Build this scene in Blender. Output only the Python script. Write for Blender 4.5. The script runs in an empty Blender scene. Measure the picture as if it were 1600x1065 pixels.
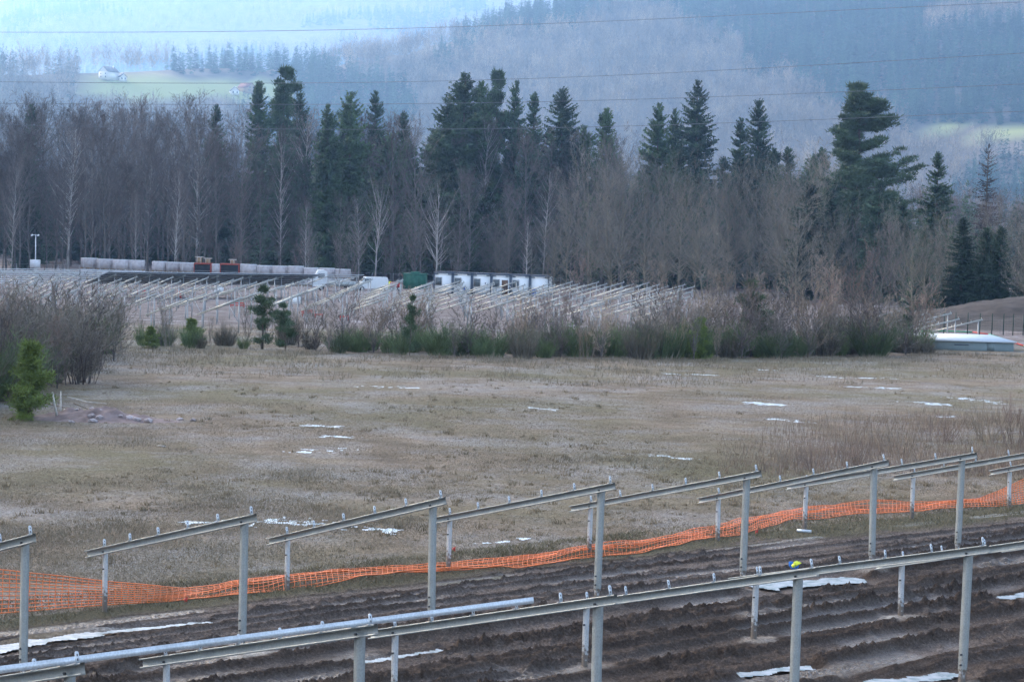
import bpy, math, random
import numpy as np
from mathutils import Matrix, Vector

# ---------------------------------------------------------------- camera, world, sun, exposure
scene = bpy.context.scene
F_PX, PITCH, ROLL, CAM_H = 3327.0, 0.0628, 0.026, 7.696
cp, sp, cr, sr = math.cos(PITCH), math.sin(PITCH), math.cos(ROLL), math.sin(ROLL)
FWD = np.array([0, cp, -sp]); R0 = np.array([1.0, 0, 0]); U0 = np.array([0, sp, cp])
RGT = cr * R0 + sr * U0; UPV = -sr * R0 + cr * U0
cam_data = bpy.data.cameras.new('camera')
cam = bpy.data.objects.new('camera', cam_data)
scene.collection.objects.link(cam)
cam_data.sensor_width = 36.0
cam_data.lens = F_PX / 1600 * 36
cam_data.clip_start = 0.5
cam_data.clip_end = 30000
B = -FWD
cam.matrix_world = Matrix(((RGT[0], UPV[0], B[0], 0), (RGT[1], UPV[1], B[1], 0), (RGT[2], UPV[2], B[2], CAM_H), (0, 0, 0, 1)))
cam_data.dof.use_dof = True
cam_data.dof.focus_distance = 45
cam_data.dof.aperture_fstop = 9.0
scene.camera = cam

SUN_AZ, SUN_EL = math.radians(-52), math.radians(17)      # azimuth from +Y towards +X: front left, low winter sun
world = bpy.data.worlds.new('World'); scene.world = world; world.use_nodes = True
wn = world.node_tree; wn.nodes.clear()
sky = wn.nodes.new('ShaderNodeTexSky'); sky.sky_type = 'NISHITA'; sky.sun_disc = False
sky.sun_elevation = SUN_EL; sky.sun_rotation = SUN_AZ; sky.air_density = 1.0; sky.dust_density = 4.0; sky.ozone_density = 1.0
hsv = wn.nodes.new('ShaderNodeHueSaturation'); hsv.inputs['Saturation'].default_value = 0.8   # thin high cloud
bg = wn.nodes.new('ShaderNodeBackground'); bg.inputs['Strength'].default_value = 0.15
wo = wn.nodes.new('ShaderNodeOutputWorld')
wn.links.new(sky.outputs[0], hsv.inputs['Color']); wn.links.new(hsv.outputs[0], bg.inputs['Color']); wn.links.new(bg.outputs[0], wo.inputs['Surface'])
sun_data = bpy.data.lights.new('sun', 'SUN'); sun_data.energy = 1.15; sun_data.angle = math.radians(10.0); sun_data.color = (1.0, 0.93, 0.82)
sun = bpy.data.objects.new('sun', sun_data); scene.collection.objects.link(sun)
sdir = Vector((math.sin(SUN_AZ) * math.cos(SUN_EL), math.cos(SUN_AZ) * math.cos(SUN_EL), math.sin(SUN_EL)))
sun.rotation_euler = sdir.to_track_quat('Z', 'Y').to_euler()
vs = scene.view_settings; vs.view_transform = 'Standard'; vs.look = 'None'; vs.gamma = 1.0; vs.use_curve_mapping = False
vs.exposure = 2.42
scene.cycles.max_bounces = 6; scene.cycles.diffuse_bounces = 3; scene.cycles.glossy_bounces = 2
scene.cycles.transparent_max_bounces = 8; scene.cycles.volume_bounces = 0
scene.cycles.use_denoising = True
HAZE_DENSITY, HAZE_COLOR, HAZE_G = 0.00021, (0.31, 0.56, 1.0), 0.5

# ---------------------------------------------------------------- helpers
rng = np.random.default_rng(7); random.seed(7)
col = scene.collection

def tag(o, label=None, cat=None, group=None, kind=None):
    if label: o['label'] = label
    if cat: o['category'] = cat
    if group: o['group'] = group
    if kind: o['kind'] = kind
    return o

def link(o, parent=None):
    col.objects.link(o)
    if parent is not None: o.parent = parent
    return o

def empty(name, loc=(0, 0, 0), rz=0.0, scale=1.0):
    o = bpy.data.objects.new(name, None); o.empty_display_size = 0.2
    o.location = loc; o.rotation_euler = (0, 0, rz); o.scale = (scale,) * 3 if not hasattr(scale, '__len__') else scale
    return link(o)

def mesh_np(name, V, Fq, mat=None, smooth=False):
    """V (N,3); Fq (M,3) or (M,4) int array, or a list of such arrays."""
    me = bpy.data.meshes.new(name)
    V = np.asarray(V, dtype=np.float32)
    arrs = [np.asarray(a, dtype=np.int32) for a in (Fq if isinstance(Fq, list) else [Fq]) if len(a)]
    loops = np.concatenate([a.ravel() for a in arrs]); sizes = np.concatenate([np.full(len(a), a.shape[1], np.int32) for a in arrs])
    starts = np.concatenate([[0], np.cumsum(sizes)[:-1]]).astype(np.int32)
    me.vertices.add(len(V)); me.vertices.foreach_set('co', V.ravel())
    me.loops.add(len(loops)); me.loops.foreach_set('vertex_index', loops)
    me.polygons.add(len(sizes)); me.polygons.foreach_set('loop_start', starts)
    if smooth: me.polygons.foreach_set('use_smooth', np.ones(len(sizes), bool))
    me.update(calc_edges=True)
    if mat: me.materials.append(mat)
    return me

class MB:
    """collects shapes for one mesh"""
    def __init__(self): self.v = []; self.q = []; self.t = []; self.n = 0
    def add(self, V, Q=(), T=()):
        V = np.asarray(V, float)
        if len(Q): self.q.append(np.asarray(Q) + self.n)
        if len(T): self.t.append(np.asarray(T) + self.n)
        self.v.append(V); self.n += len(V); return self
    def box(self, c, s, ax=None):
        c = np.asarray(c, float); h = np.asarray(s, float) / 2
        ax = np.eye(3) if ax is None else np.asarray(ax, float)
        V = np.array([c + ax[0] * h[0] * i + ax[1] * h[1] * j + ax[2] * h[2] * k for i in (-1, 1) for j in (-1, 1) for k in (-1, 1)])
        return self.add(V, [(0, 1, 3, 2), (4, 6, 7, 5), (0, 4, 5, 1), (2, 3, 7, 6), (0, 2, 6, 4), (1, 5, 7, 3)])
    def bar(self, a, b, w, h=None, up=(0, 0, 1)):
        a = np.asarray(a, float); b = np.asarray(b, float); d = b - a; L = np.linalg.norm(d); d /= L
        u = np.asarray(up, float); s = np.cross(d, u)
        if np.linalg.norm(s) < 1e-4: s = np.cross(d, (1, 0, 0))
        s /= np.linalg.norm(s); u = np.cross(s, d)
        return self.box((a + b) / 2, (L, w, h or w), (d, s, u))
    def tube(self, pts, rad, n=6, cap=True):
        pts = np.asarray(pts, float); m = len(pts); rad = np.broadcast_to(np.asarray(rad, float), (m,))
        d = np.gradient(pts, axis=0); d /= np.linalg.norm(d, axis=1)[:, None] + 1e-9
        ref = np.where(np.abs(d[:, 2:3]) < 0.9, np.array([[0, 0, 1.0]]), np.array([[1.0, 0, 0]]))
        s = np.cross(d, ref); s /= np.linalg.norm(s, axis=1)[:, None] + 1e-9; u = np.cross(s, d)
        a = np.linspace(0, 2 * np.pi, n, endpoint=False)
        V = pts[:, None] + rad[:, None, None] * (np.cos(a)[None, :, None] * s[:, None] + np.sin(a)[None, :, None] * u[:, None])
        i = np.arange(m - 1)[:, None] * n; j = np.arange(n)[None]; k = (j + 1) % n
        Q = np.stack([i + j, i + k, i + n + k, i + n + j], -1).reshape(-1, 4)
        V = V.reshape(-1, 3)
        self.add(V, Q)
        if cap:
            b0 = self.n - m * n
            for base, rev in ((b0, True), (b0 + (m - 1) * n, False)):
                c = np.arange(1, n - 1); T = np.stack([np.zeros(n - 2, int), c, c + 1], 1) + base
                self.t.append(T[:, ::-1] if rev else T)
        return self
    def extrude(self, prof, a, ex, ey, ez, L):
        """closed 2D outline prof in (ey, ez), swept by L along ex from a"""
        P = np.asarray(prof, float); n = len(P); a = np.asarray(a, float); ex, ey, ez = (np.asarray(e, float) for e in (ex, ey, ez))
        A = a + P[:, :1] * ey + P[:, 1:] * ez; V = np.concatenate([A, A + ex * L])
        i = np.arange(n); k = (i + 1) % n
        return self.add(V, np.stack([i, k, k + n, i + n], 1))
    def mesh(self, name, mat, smooth=False):
        return mesh_np(name, np.concatenate(self.v), [np.concatenate(x) for x in (self.q, self.t) if x], mat, smooth)
    def build(self, name, mat, parent=None, smooth=False):
        return link(bpy.data.objects.new(name, self.mesh(name, mat, smooth)), parent)

def obj(name, me, parent=None): return link(bpy.data.objects.new(name, me), parent)

def copy_tree(o, parent=None):
    c = o.copy(); col.objects.link(c); c.parent = parent
    for ch in o.children: copy_tree(ch, c)
    return c

def _h(ix, iy, s):
    n = (ix * 374761393 + iy * 668265263 + s * 1442695041).astype(np.int64) & 0x7fffffff
    n = ((n ^ (n >> 13)) * 1274126177) & 0x7fffffff
    return ((n ^ (n >> 16)) & 0xffff) / 65535.0
def vnoise(x, y, s=0):
    x = np.asarray(x, float); y = np.asarray(y, float)
    ix = np.floor(x).astype(np.int64); iy = np.floor(y).astype(np.int64); fx = x - ix; fy = y - iy
    fx = fx * fx * (3 - 2 * fx); fy = fy * fy * (3 - 2 * fy)
    a = _h(ix, iy, s); b = _h(ix + 1, iy, s); c = _h(ix, iy + 1, s); d = _h(ix + 1, iy + 1, s)
    return (a + (b - a) * fx) * (1 - fy) + (c + (d - c) * fx) * fy
def fbm(x, y, s=0, o=4):
    t = 0; a = 0.5
    for k in range(o): t = t + a * vnoise(x * 2 ** k, y * 2 ** k, s + 17 * k); a *= 0.5
    return t / (1 - 0.5 ** o)
def sstep(a, b, x):
    t = np.clip((np.asarray(x, float) - a) / (b - a), 0, 1); return t * t * (3 - 2 * t)
def unit(v): return v / (np.linalg.norm(v, axis=-1, keepdims=True) + 1e-9)

# row frame of the mounting structure (row direction, downslope normal towards the camera)
PHI, SPACE, LOWOFF, HREAR, HFRONT = 0.7013, 4.0566, 4.648, 2.3, 1.1115
RD = np.array([math.cos(PHI), math.sin(PHI)]); ND = np.array([math.sin(PHI), -math.cos(PHI)])
ROW1 = np.array([-7.5614, 32.9388]); ROW2 = ROW1 + RD * -3.8388 + ND * 8.6079
V1 = ROW1 @ ND; VLOW1 = V1 - LOWOFF; U1 = ROW1 @ RD
def uv(x, y): return x * RD[0] + y * RD[1], x * ND[0] + y * ND[1]

# terrain
def base_z(y):
    s = np.clip(np.asarray(y, float) - 50, 0, 290)
    z = -0.0174 * s * s / (s + 20)
    return z - 22 * sstep(420, 800, y)
def hills(x, y):
    hr = np.interp(x, [-1500, -800, -560, -340, -208, -95, 20, 200, 500, 1100, 2000], [60, 118, 134, 143, 156, 186, 232, 305, 430, 560, 600])
    yr = 2200 + (np.clip(x, -700, 1400) - 20) * 0.9
    w = 30 * (fbm(x / 260, y / 260, 3, 3) - 0.5)
    spur = hr + w * 0.6 - np.where(y < yr, 0.34, 0.28) * np.abs(y - yr)
    far = np.clip(0.24 * (y - 2700 + 0.25 * x) + 60 * (fbm(x / 700, y / 700, 9, 3) - 0.5), -40, 640)
    shade_hill = 235 * np.exp(-(((y - 470) / 420) ** 4)) * sstep(-245, -520, x + 22 * np.sin(y / 60.0)) * (1 - 0.6 * sstep(-900, -1800, x))  # unseen hill added left of the frame to keep sun off the site
    return np.maximum(np.maximum(spur, far), 0) * sstep(800, 1300, y) + shade_hill
def in_mud(x, y):
    u, v = uv(x, y); return v - (VLOW1 + 0.35 + 0.9 * sstep(U1 + 18, U1 + 27, u))
def field_z(x, y):
    return base_z(y) + 0.06 * (fbm(x / 9, y / 9, 5, 2) - 0.5) * sstep(0, 30, np.asarray(y, float))
def ground_z(x, y): return field_z(x, y) + hills(x, y)
def gz(x, y): return float(ground_z(np.array([x], float), np.array([y], float))[0])

# photograph pixel -> world
def ray(px, py):
    d = FWD * F_PX + RGT * (px - 800) - UPV * (py - 532.5); return d / d[1]
def at_depth(px, py, Y):
    d = ray(px, py); return np.array([d[0] * Y, Y, CAM_H + d[2] * Y])
def at_ground(px, py, dz=0.0):
    d = ray(px, py); lo, hi = 20.0, 600.0
    ys = np.arange(lo, hi, 0.5); zz = CAM_H + d[2] * ys - (ground_z(d[0] * ys, ys) + dz)
    k = np.argmax(zz < 0) if (zz < 0).any() else len(ys) - 1
    y0, y1 = ys[max(k - 1, 0)], ys[k]; a, b = zz[max(k - 1, 0)], zz[k]
    Y = y0 + (y1 - y0) * (a / (a - b + 1e-9)) if k > 0 else y0
    return np.array([d[0] * Y, Y, CAM_H + d[2] * Y])
def x_at(px, Y, py=430): return ray(px, py)[0] * Y
def z_at(px, py, Y): return CAM_H + ray(px, py)[2] * Y

# ---------------------------------------------------------------- materials
def new_mat(name):
    m = bpy.data.materials.new(name); m.use_nodes = True
    nt = m.node_tree; b = nt.nodes['Principled BSDF']; b.inputs['Specular IOR Level'].default_value = 0.25
    return m, nt, b
def N(nt, t, **kw):
    n = nt.nodes.new(t)
    for k, v in kw.items():
        if k in n.inputs: n.inputs[k].default_value = v
        else: setattr(n, k, v)
    return n
def pos_noise(nt, scale, detail=4.0, rough=0.55, stretch=None, coord='Object'):
    if coord == 'Position': src = N(nt, 'ShaderNodeNewGeometry').outputs['Position']
    else: src = N(nt, 'ShaderNodeTexCoord').outputs[coord]
    if stretch:
        mp = N(nt, 'ShaderNodeMapping'); mp.inputs['Scale'].default_value = stretch; nt.links.new(src, mp.inputs[0]); src = mp.outputs[0]
    n = N(nt, 'ShaderNodeTexNoise', Scale=scale, Detail=detail, Roughness=rough); nt.links.new(src, n.inputs['Vector'])
    return n
def ramp(nt, fac, stops):
    r = N(nt, 'ShaderNodeValToRGB'); e = r.color_ramp.elements
    while len(e) < len(stops): e.new(0.5)
    for el, (p, c) in zip(e, stops): el.position = p; el.color = (*c, 1) if len(c) == 3 else c
    nt.links.new(fac, r.inputs[0]); return r
def mix(nt, fac, a, b, mode='MIX'):
    m = N(nt, 'ShaderNodeMix', data_type='RGBA', blend_type=mode)
    for sock, v in ((m.inputs[0], fac), (m.inputs[6], a), (m.inputs[7], b)):
        if hasattr(v, 'is_output'): nt.links.new(v, sock)
        elif isinstance(v, (int, float)): sock.default_value = v
        else: sock.default_value = (*v, 1)
    return m.outputs[2]
def bump(nt, b, h, strength=0.4, dist=0.02):
    n = N(nt, 'ShaderNodeBump', Strength=strength, Distance=dist); nt.links.new(h, n.inputs['Height']); nt.links.new(n.outputs[0], b.inputs['Normal'])
def simple(name, c, rough=0.6, metal=0.0, var=0.25, scale=6.0, spec=0.25, coord='Object', obj_var=0.0, stretch=None):
    m, nt, b = new_mat(name)
    n = pos_noise(nt, scale, coord=coord, stretch=stretch)
    lo = tuple(x * (1 - var) for x in c); hi = tuple(min(1, x * (1 + var)) for x in c)
    out = ramp(nt, n.outputs[0], [(0.3, lo), (0.7, hi)]).outputs[0]
    if obj_var:
        oi = N(nt, 'ShaderNodeObjectInfo'); h = N(nt, 'ShaderNodeHueSaturation')
        mr = N(nt, 'ShaderNodeMapRange'); mr.inputs[3].default_value = 1 - obj_var; mr.inputs[4].default_value = 1 + obj_var
        nt.links.new(oi.outputs['Random'], mr.inputs[0]); nt.links.new(mr.outputs[0], h.inputs['Value']); nt.links.new(out, h.inputs['Color']); out = h.outputs[0]
    nt.links.new(out, b.inputs['Base Color'])
    b.inputs['Roughness'].default_value = rough; b.inputs['Metallic'].default_value = metal; b.inputs['Specular IOR Level'].default_value = spec
    return m

def galvanised(name, c, rough=0.45, splash=False):
    m, nt, b = new_mat(name)
    n1 = pos_noise(nt, 3.0, 5, 0.6); n2 = pos_noise(nt, 40.0, 2, 0.5)
    a = ramp(nt, n1.outputs[0], [(0.3, tuple(x * 0.78 for x in c)), (0.7, tuple(x * 1.12 for x in c))]).outputs[0]
    g = ramp(nt, n2.outputs[0], [(0.35, (0.86,) * 3), (0.65, (1.06,) * 3)]).outputs[0]
    out = mix(nt, 1.0, a, g, 'MULTIPLY')
    if splash:      # dried mud spattered on the foot of the post
        tc = N(nt, 'ShaderNodeTexCoord'); sx = N(nt, 'ShaderNodeSeparateXYZ'); nt.links.new(tc.outputs['Object'], sx.inputs[0])
        mr = N(nt, 'ShaderNodeMapRange'); mr.inputs[1].default_value = 0.75; mr.inputs[2].default_value = 0.0; mr.inputs[3].default_value = 0.0; mr.inputs[4].default_value = 0.55; nt.links.new(sx.outputs[2], mr.inputs[0])
        n4 = pos_noise(nt, 16.0, 5, 0.75); ad = N(nt, 'ShaderNodeMath', operation='ADD'); nt.links.new(mr.outputs[0], ad.inputs[0]); nt.links.new(n4.outputs[0], ad.inputs[1])
        out = mix(nt, ramp(nt, ad.outputs[0], [(0.72, (0,) * 3), (0.86, (0.9,) * 3)]).outputs[0], out, (0.15, 0.115, 0.09))
    nt.links.new(out, b.inputs['Base Color'])
    b.inputs['Metallic'].default_value = 0.3; b.inputs['Roughness'].default_value = rough; b.inputs['Specular IOR Level'].default_value = 0.5
    return m
M = {}
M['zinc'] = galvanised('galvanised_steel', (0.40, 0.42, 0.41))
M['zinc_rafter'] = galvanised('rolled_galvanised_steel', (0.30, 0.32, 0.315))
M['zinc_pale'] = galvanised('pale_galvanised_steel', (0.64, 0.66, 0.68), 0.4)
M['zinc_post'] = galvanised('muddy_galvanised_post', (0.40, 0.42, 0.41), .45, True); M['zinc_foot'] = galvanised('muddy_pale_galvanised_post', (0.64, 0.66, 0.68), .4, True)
M['zinc_dull'] = galvanised('dull_galvanised_steel', (0.36, 0.37, 0.38), 0.5)
M['bolt'] = simple('dark_bolt', (0.08, 0.08, 0.085), 0.5, 0.6)
M['birch_bark'] = simple('pale_birch_bark', (0.38, 0.35, 0.33), 0.8, var=0.5, scale=1.2, obj_var=0.3, stretch=(1, 1, 0.4))
M['grey_bark'] = simple('grey_bark', (0.14, 0.12, 0.11), 0.85, var=0.4, scale=2, obj_var=0.3)
M['oak_bark'] = simple('mossy_grey_bark', (0.185, 0.165, 0.12), 0.85, var=0.4, scale=0.7, obj_var=0.2)
M['purple_twig'] = simple('purplish_twigs', (0.135, 0.108, 0.098), 0.8, var=0.3, scale=0.3, obj_var=0.35)
M['dim_bark'] = simple('dim_grey_bark', (0.155, 0.135, 0.122), 0.85, var=0.4, scale=1.5, obj_var=0.35)
M['grey_twig'] = simple('grey_brown_twigs', (0.185, 0.162, 0.132), 0.8, var=0.3, scale=0.3, obj_var=0.25)
M['red_twig'] = simple('reddish_brown_twigs', (0.23, 0.165, 0.135), 0.8, var=0.3, scale=0.5, obj_var=0.25)
M['tan_twig'] = simple('tan_twigs', (0.32, 0.25, 0.185), 0.8, var=0.3, scale=0.5, obj_var=0.25)
M['spruce'] = simple('spruce_needles', (0.048, 0.086, 0.044), 0.7, var=0.5, scale=0.35, obj_var=0.3)
M['fir'] = simple('fir_needles', (0.066, 0.112, 0.044), 0.7, var=0.5, scale=0.35, obj_var=0.25)
M['pine'] = simple('pine_needles', (0.075, 0.115, 0.055), 0.7, var=0.45, scale=0.5, obj_var=0.15)
M['young_pine'] = simple('young_pine_needles', (0.15, 0.20, 0.045), 0.7, var=0.35, scale=2, obj_var=0.2)
M['broom'] = simple('broom_stems', (0.105, 0.145, 0.058), 0.75, var=0.4, scale=1.0, obj_var=0.35)
M['broom_dark'] = simple('dark_scrub_stems', (0.135, 0.118, 0.088), 0.75, var=0.4, scale=1.0, obj_var=0.3)
M['larch'] = simple('dark_bare_larch_twigs', (0.060, 0.047, 0.042), .85, var=.3, scale=.5)
M['bough'] = simple('brown_bough', (0.11, 0.085, 0.065), 0.85, var=0.3, scale=2)
M['white_panel'] = simple('white_cabin_panel', (0.86, 0.87, 0.88), 0.45, var=0.04, scale=0.8)
M['slate_frame'] = simple('slate_blue_frame', (0.075, 0.095, 0.13), 0.5, var=0.15)
M['roof_grey'] = simple('grey_cabin_roof', (0.055, 0.065, 0.085), 0.95, var=0.2, spec=.05)
M['pane'] = simple('dark_window_glass', (0.10, 0.115, 0.12), 0.08, var=0.3, scale=1.5, spec=0.6)
M['wrap'] = simple('wrapped_carton', (0.46, 0.42, 0.43), 0.5, var=0.22, scale=2.0, obj_var=0.12)
M['wrap_top'] = simple('pale_film_wrap', (0.62, 0.63, 0.67), 0.35, var=0.15, scale=3.0)
M['wood'] = simple('pallet_wood', (0.36, 0.25, 0.14), 0.8, var=0.3, scale=4)
M['rust_red'] = simple('dull_red_paint', (0.36, 0.07, 0.045), 0.6, var=0.2)
M['red'] = simple('red_plastic', (0.50, 0.045, 0.035), 0.5, var=0.15)
M['black'] = simple('black_interior', (0.02, 0.02, 0.023), 0.8)
M['green_paint'] = simple('green_container_paint', (0.022, 0.12, 0.08), 0.5, var=0.2, scale=1.5)
M['fence_green'] = simple('dark_green_fence_paint', (0.012, 0.035, 0.026), 0.5)
M['kiosk'] = simple('grey_green_render', (0.20, 0.245, 0.25), 0.7, var=0.1, scale=1.2)
M['white_roof'] = simple('pale_frosted_roof', (0.52, 0.55, 0.58), 0.5, var=0.06)
M['white_paint'] = simple('white_vehicle_paint', (0.72, 0.74, 0.76), 0.3, var=0.05)
M['tyre'] = simple('black_rubber', (0.02, 0.02, 0.02), 0.8)
M['blue'] = simple('blue_plastic', (0.03, 0.09, 0.35), 0.5)
M['yellow'] = simple('fluorescent_yellow', (0.75, 0.85, 0.08), 0.6, var=0.08)
M['glove_blue'] = simple('blue_glove_knit', (0.03, 0.16, 0.50), 0.8, var=0.15, scale=40)
M['orange'] = simple('orange_net_plastic', (0.78, 0.19, 0.05), 0.5, var=0.18, scale=3.0)
M['ply'] = simple('sun_bleached_timber', (0.50, 0.45, 0.40), 0.8, var=0.3, scale=5)
M['rubble'] = simple('pinkish_earth', (0.19, 0.14, 0.13), 0.9, var=0.35, scale=2.5)
M['stone'] = simple('grey_pink_stone', (0.34, 0.29, 0.29), 0.85, var=0.3, scale=6, obj_var=0.2)
M['cable'] = simple('power_cable', (0.16, 0.165, 0.18), 0.5, 0.3)
M['module_back'] = simple('module_underside', (0.045, 0.055, 0.075), 0.4, var=0.25, scale=1.0)
M['concrete'] = simple('pale_concrete', (0.42, 0.41, 0.40), 0.85, var=0.15)
M['green_pipe'] = simple('green_hose', (0.05, 0.30, 0.16), 0.5)
M['far_conifer'] = simple('hillside_conifer', (0.042, 0.088, 0.048), 0.8, var=0.4, scale=0.02, coord='Position', obj_var=.45)
M['far_bare'] = simple('hillside_bare_crowns', (0.26, 0.205, 0.145), 0.85, var=0.4, scale=0.02, coord='Position', obj_var=.45)
M['render_white'] = simple('white_house_render', (0.75, 0.73, 0.68), 0.8, var=0.05)
M['tile_red'] = simple('red_brown_roof_tiles', (0.25, 0.10, 0.075), 0.8, var=0.2)
M['slate'] = simple('slate_roof', (0.16, 0.16, 0.18), 0.7)

def mat_field():
    m, nt, b = new_mat('winter_field')
    big = pos_noise(nt, 0.055, 5, 0.6, coord='Position', stretch=(1, 0.8, 1)); mid = pos_noise(nt, 0.45, 5, 0.65, coord='Position')
    fine = pos_noise(nt, 6.5, 6, 0.75, coord='Position'); grit = pos_noise(nt, 11, 4, 0.8, coord='Position')
    straw = ramp(nt, mid.outputs[0], [(0.28, (0.148, 0.111, 0.080)), (0.52, (0.250, 0.193, 0.141)), (0.75, (0.325, 0.262, 0.199))]).outputs[0]
    olive = ramp(nt, fine.outputs[0], [(0.3, (0.125, 0.108, 0.064)), (0.7, (0.245, 0.212, 0.130))]).outputs[0]
    frost = ramp(nt, fine.outputs[0], [(0.3, (0.19, 0.17, 0.155)), (0.6, (0.37, 0.345, 0.325)), (0.78, (0.55, 0.54, 0.54))]).outputs[0]
    f1 = ramp(nt, big.outputs[0], [(0.44, (0,) * 3), (0.60, (1,) * 3)]).outputs[0]
    mid2 = pos_noise(nt, 0.22, 6, 0.7, coord='Position')
    f2 = ramp(nt, mid2.outputs[0], [(0.46, (0,) * 3), (0.66, (0.85,) * 3)]).outputs[0]
    c = mix(nt, f1, straw, olive); c = mix(nt, f2, c, frost)
    earth = ramp(nt, mid.outputs[0], [(0.32, (0.15, 0.115, 0.10)), (0.52, (0.23, 0.19, 0.175)), (0.62, (0.30, 0.26, 0.25)), (0.70, (0.55, 0.55, 0.58))]).outputs[0]
    sx = N(nt, 'ShaderNodeSeparateXYZ'); nt.links.new(N(nt, 'ShaderNodeNewGeometry').outputs['Position'], sx.inputs[0])
    mr = N(nt, 'ShaderNodeMapRange'); mr.inputs[1].default_value = 150; mr.inputs[2].default_value = 160; nt.links.new(sx.outputs[1], mr.inputs[0])
    c = mix(nt, mr.outputs[0], c, earth)
    speck = ramp(nt, grit.outputs[0], [(0.36, (0.42,) * 3), (0.52, (1.02,) * 3), (0.70, (1.6,) * 3)]).outputs[0]
    c = mix(nt, 0.85, c, speck, 'MULTIPLY')
    nt.links.new(c, b.inputs['Base Color']); b.inputs['Roughness'].default_value = 0.95; b.inputs['Specular IOR Level'].default_value = .08
    ad = N(nt, 'ShaderNodeMath', operation='ADD'); nt.links.new(fine.outputs[0], ad.inputs[0]); nt.links.new(grit.outputs[0], ad.inputs[1])
    bump(nt, b, ad.outputs[0], 0.9, 0.09)
    return m
def mat_valley():
    m, nt, b = new_mat('valley_and_slopes')
    n = pos_noise(nt, 0.006, 6, 0.6, coord='Position')
    f = pos_noise(nt, 0.06, 4, 0.6, coord='Position')
    wood = ramp(nt, f.outputs[0], [(0.3, (0.10, 0.08, 0.06)), (0.7, (0.19, 0.15, 0.115))]).outputs[0]
    meadow = ramp(nt, n.outputs[0], [(0.35, (0.30, 0.32, 0.10)), (0.6, (0.36, 0.36, 0.14)), (0.75, (0.36, 0.31, 0.17))]).outputs[0]
    at = N(nt, 'ShaderNodeAttribute', attribute_name='meadow')
    nt.links.new(mix(nt, at.outputs['Fac'], wood, meadow), b.inputs['Base Color']); b.inputs['Roughness'].default_value = 0.95
    return m
def mat_mud():
    m, nt, b = new_mat('churned_mud')
    n1 = pos_noise(nt, 0.6, 6, 0.65, coord='Position'); n2 = pos_noise(nt, 14, 6, 0.7, coord='Position'); n3 = pos_noise(nt, 24, 4, 0.8, coord='Position')
    wet = ramp(nt, n1.outputs[0], [(0.3, (0.060, 0.042, 0.033)), (0.7, (0.130, 0.094, 0.073))]).outputs[0]
    dry = ramp(nt, n2.outputs[0], [(0.3, (0.15, 0.116, 0.097)), (0.7, (0.285, 0.232, 0.203))]).outputs[0]
    sand = ramp(nt, n2.outputs[0], [(0.3, (0.27, 0.22, 0.18)), (0.7, (0.38, 0.33, 0.285))]).outputs[0]
    turf = ramp(nt, n2.outputs[0], [(0.3, (0.075, 0.066, 0.040)), (0.7, (0.17, 0.145, 0.092))]).outputs[0]
    def attr(k): return N(nt, 'ShaderNodeAttribute', attribute_name=k).outputs['Fac']
    c = mix(nt, attr('dry'), wet, dry); c = mix(nt, attr('sand'), c, sand); c = mix(nt, attr('turf'), c, turf)
    sp_ = ramp(nt, n3.outputs[0], [(0.36, (0.45,) * 3), (0.55, (1.0,) * 3), (0.68, (1.9,) * 3)]).outputs[0]
    c = mix(nt, 0.8, c, sp_, 'MULTIPLY')
    nt.links.new(c, b.inputs['Base Color'])
    rr = mix(nt, attr('wet'), (0.85,) * 3, (0.22,) * 3)
    nt.links.new(rr, b.inputs['Roughness']); nt.links.new(mix(nt, attr('wet'), (0.06,) * 3, (0.5,) * 3), b.inputs['Specular IOR Level'])
    ad = N(nt, 'ShaderNodeMath', operation='ADD'); nt.links.new(n2.outputs[0], ad.inputs[0]); nt.links.new(n3.outputs[0], ad.inputs[1])
    bump(nt, b, ad.outputs[0], 1.0, 0.06)
    return m
def mat_ice(name='puddle_ice', k=1.0):
    m, nt, b = new_mat(name)
    n = pos_noise(nt, 5, 5, 0.7, coord='Position')
    nt.links.new(ramp(nt, n.outputs[0], [(0.40, (0.16 * k, 0.26 * k, 0.27 * k)), (0.55, (0.60 * k, 0.62 * k, 0.66 * k)), (0.7, (0.72 * k, 0.74 * k, 0.78 * k))]).outputs[0], b.inputs['Base Color'])
    b.inputs['Roughness'].default_value = 0.35; b.inputs['Specular IOR Level'].default_value = 0.5
    bump(nt, b, n.outputs[0], 0.3, 0.01)
    return m
def mat_grass(name, lo, hi):
    m, nt, b = new_mat(name)
    n = pos_noise(nt, 0.35, 5, 0.7, coord='Position')
    nt.links.new(ramp(nt, n.outputs[0], [(0.3, lo), (0.7, hi)]).outputs[0], b.inputs['Base Color']); b.inputs['Roughness'].default_value = 0.9
    return m
M['field'] = mat_field(); M['valley'] = mat_valley(); M['mud'] = mat_mud(); M['ice'] = mat_ice(); M['slush'] = mat_ice('slushy_ice', .45)
M['dry_grass'] = mat_grass('dry_grass_blades', (0.16, 0.127, 0.085), (0.31, 0.255, 0.182))
M['verge_grass'] = mat_grass('verge_grass_blades', (0.10, 0.09, 0.045), (0.25, 0.205, 0.135))
M['tussock'] = mat_grass('tussock_blades', (0.125, 0.100, 0.058), (0.28, 0.21, 0.135))
M['weed'] = mat_grass('dead_weed_stems', (0.16, 0.108, 0.080), (0.27, 0.20, 0.15))

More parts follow.
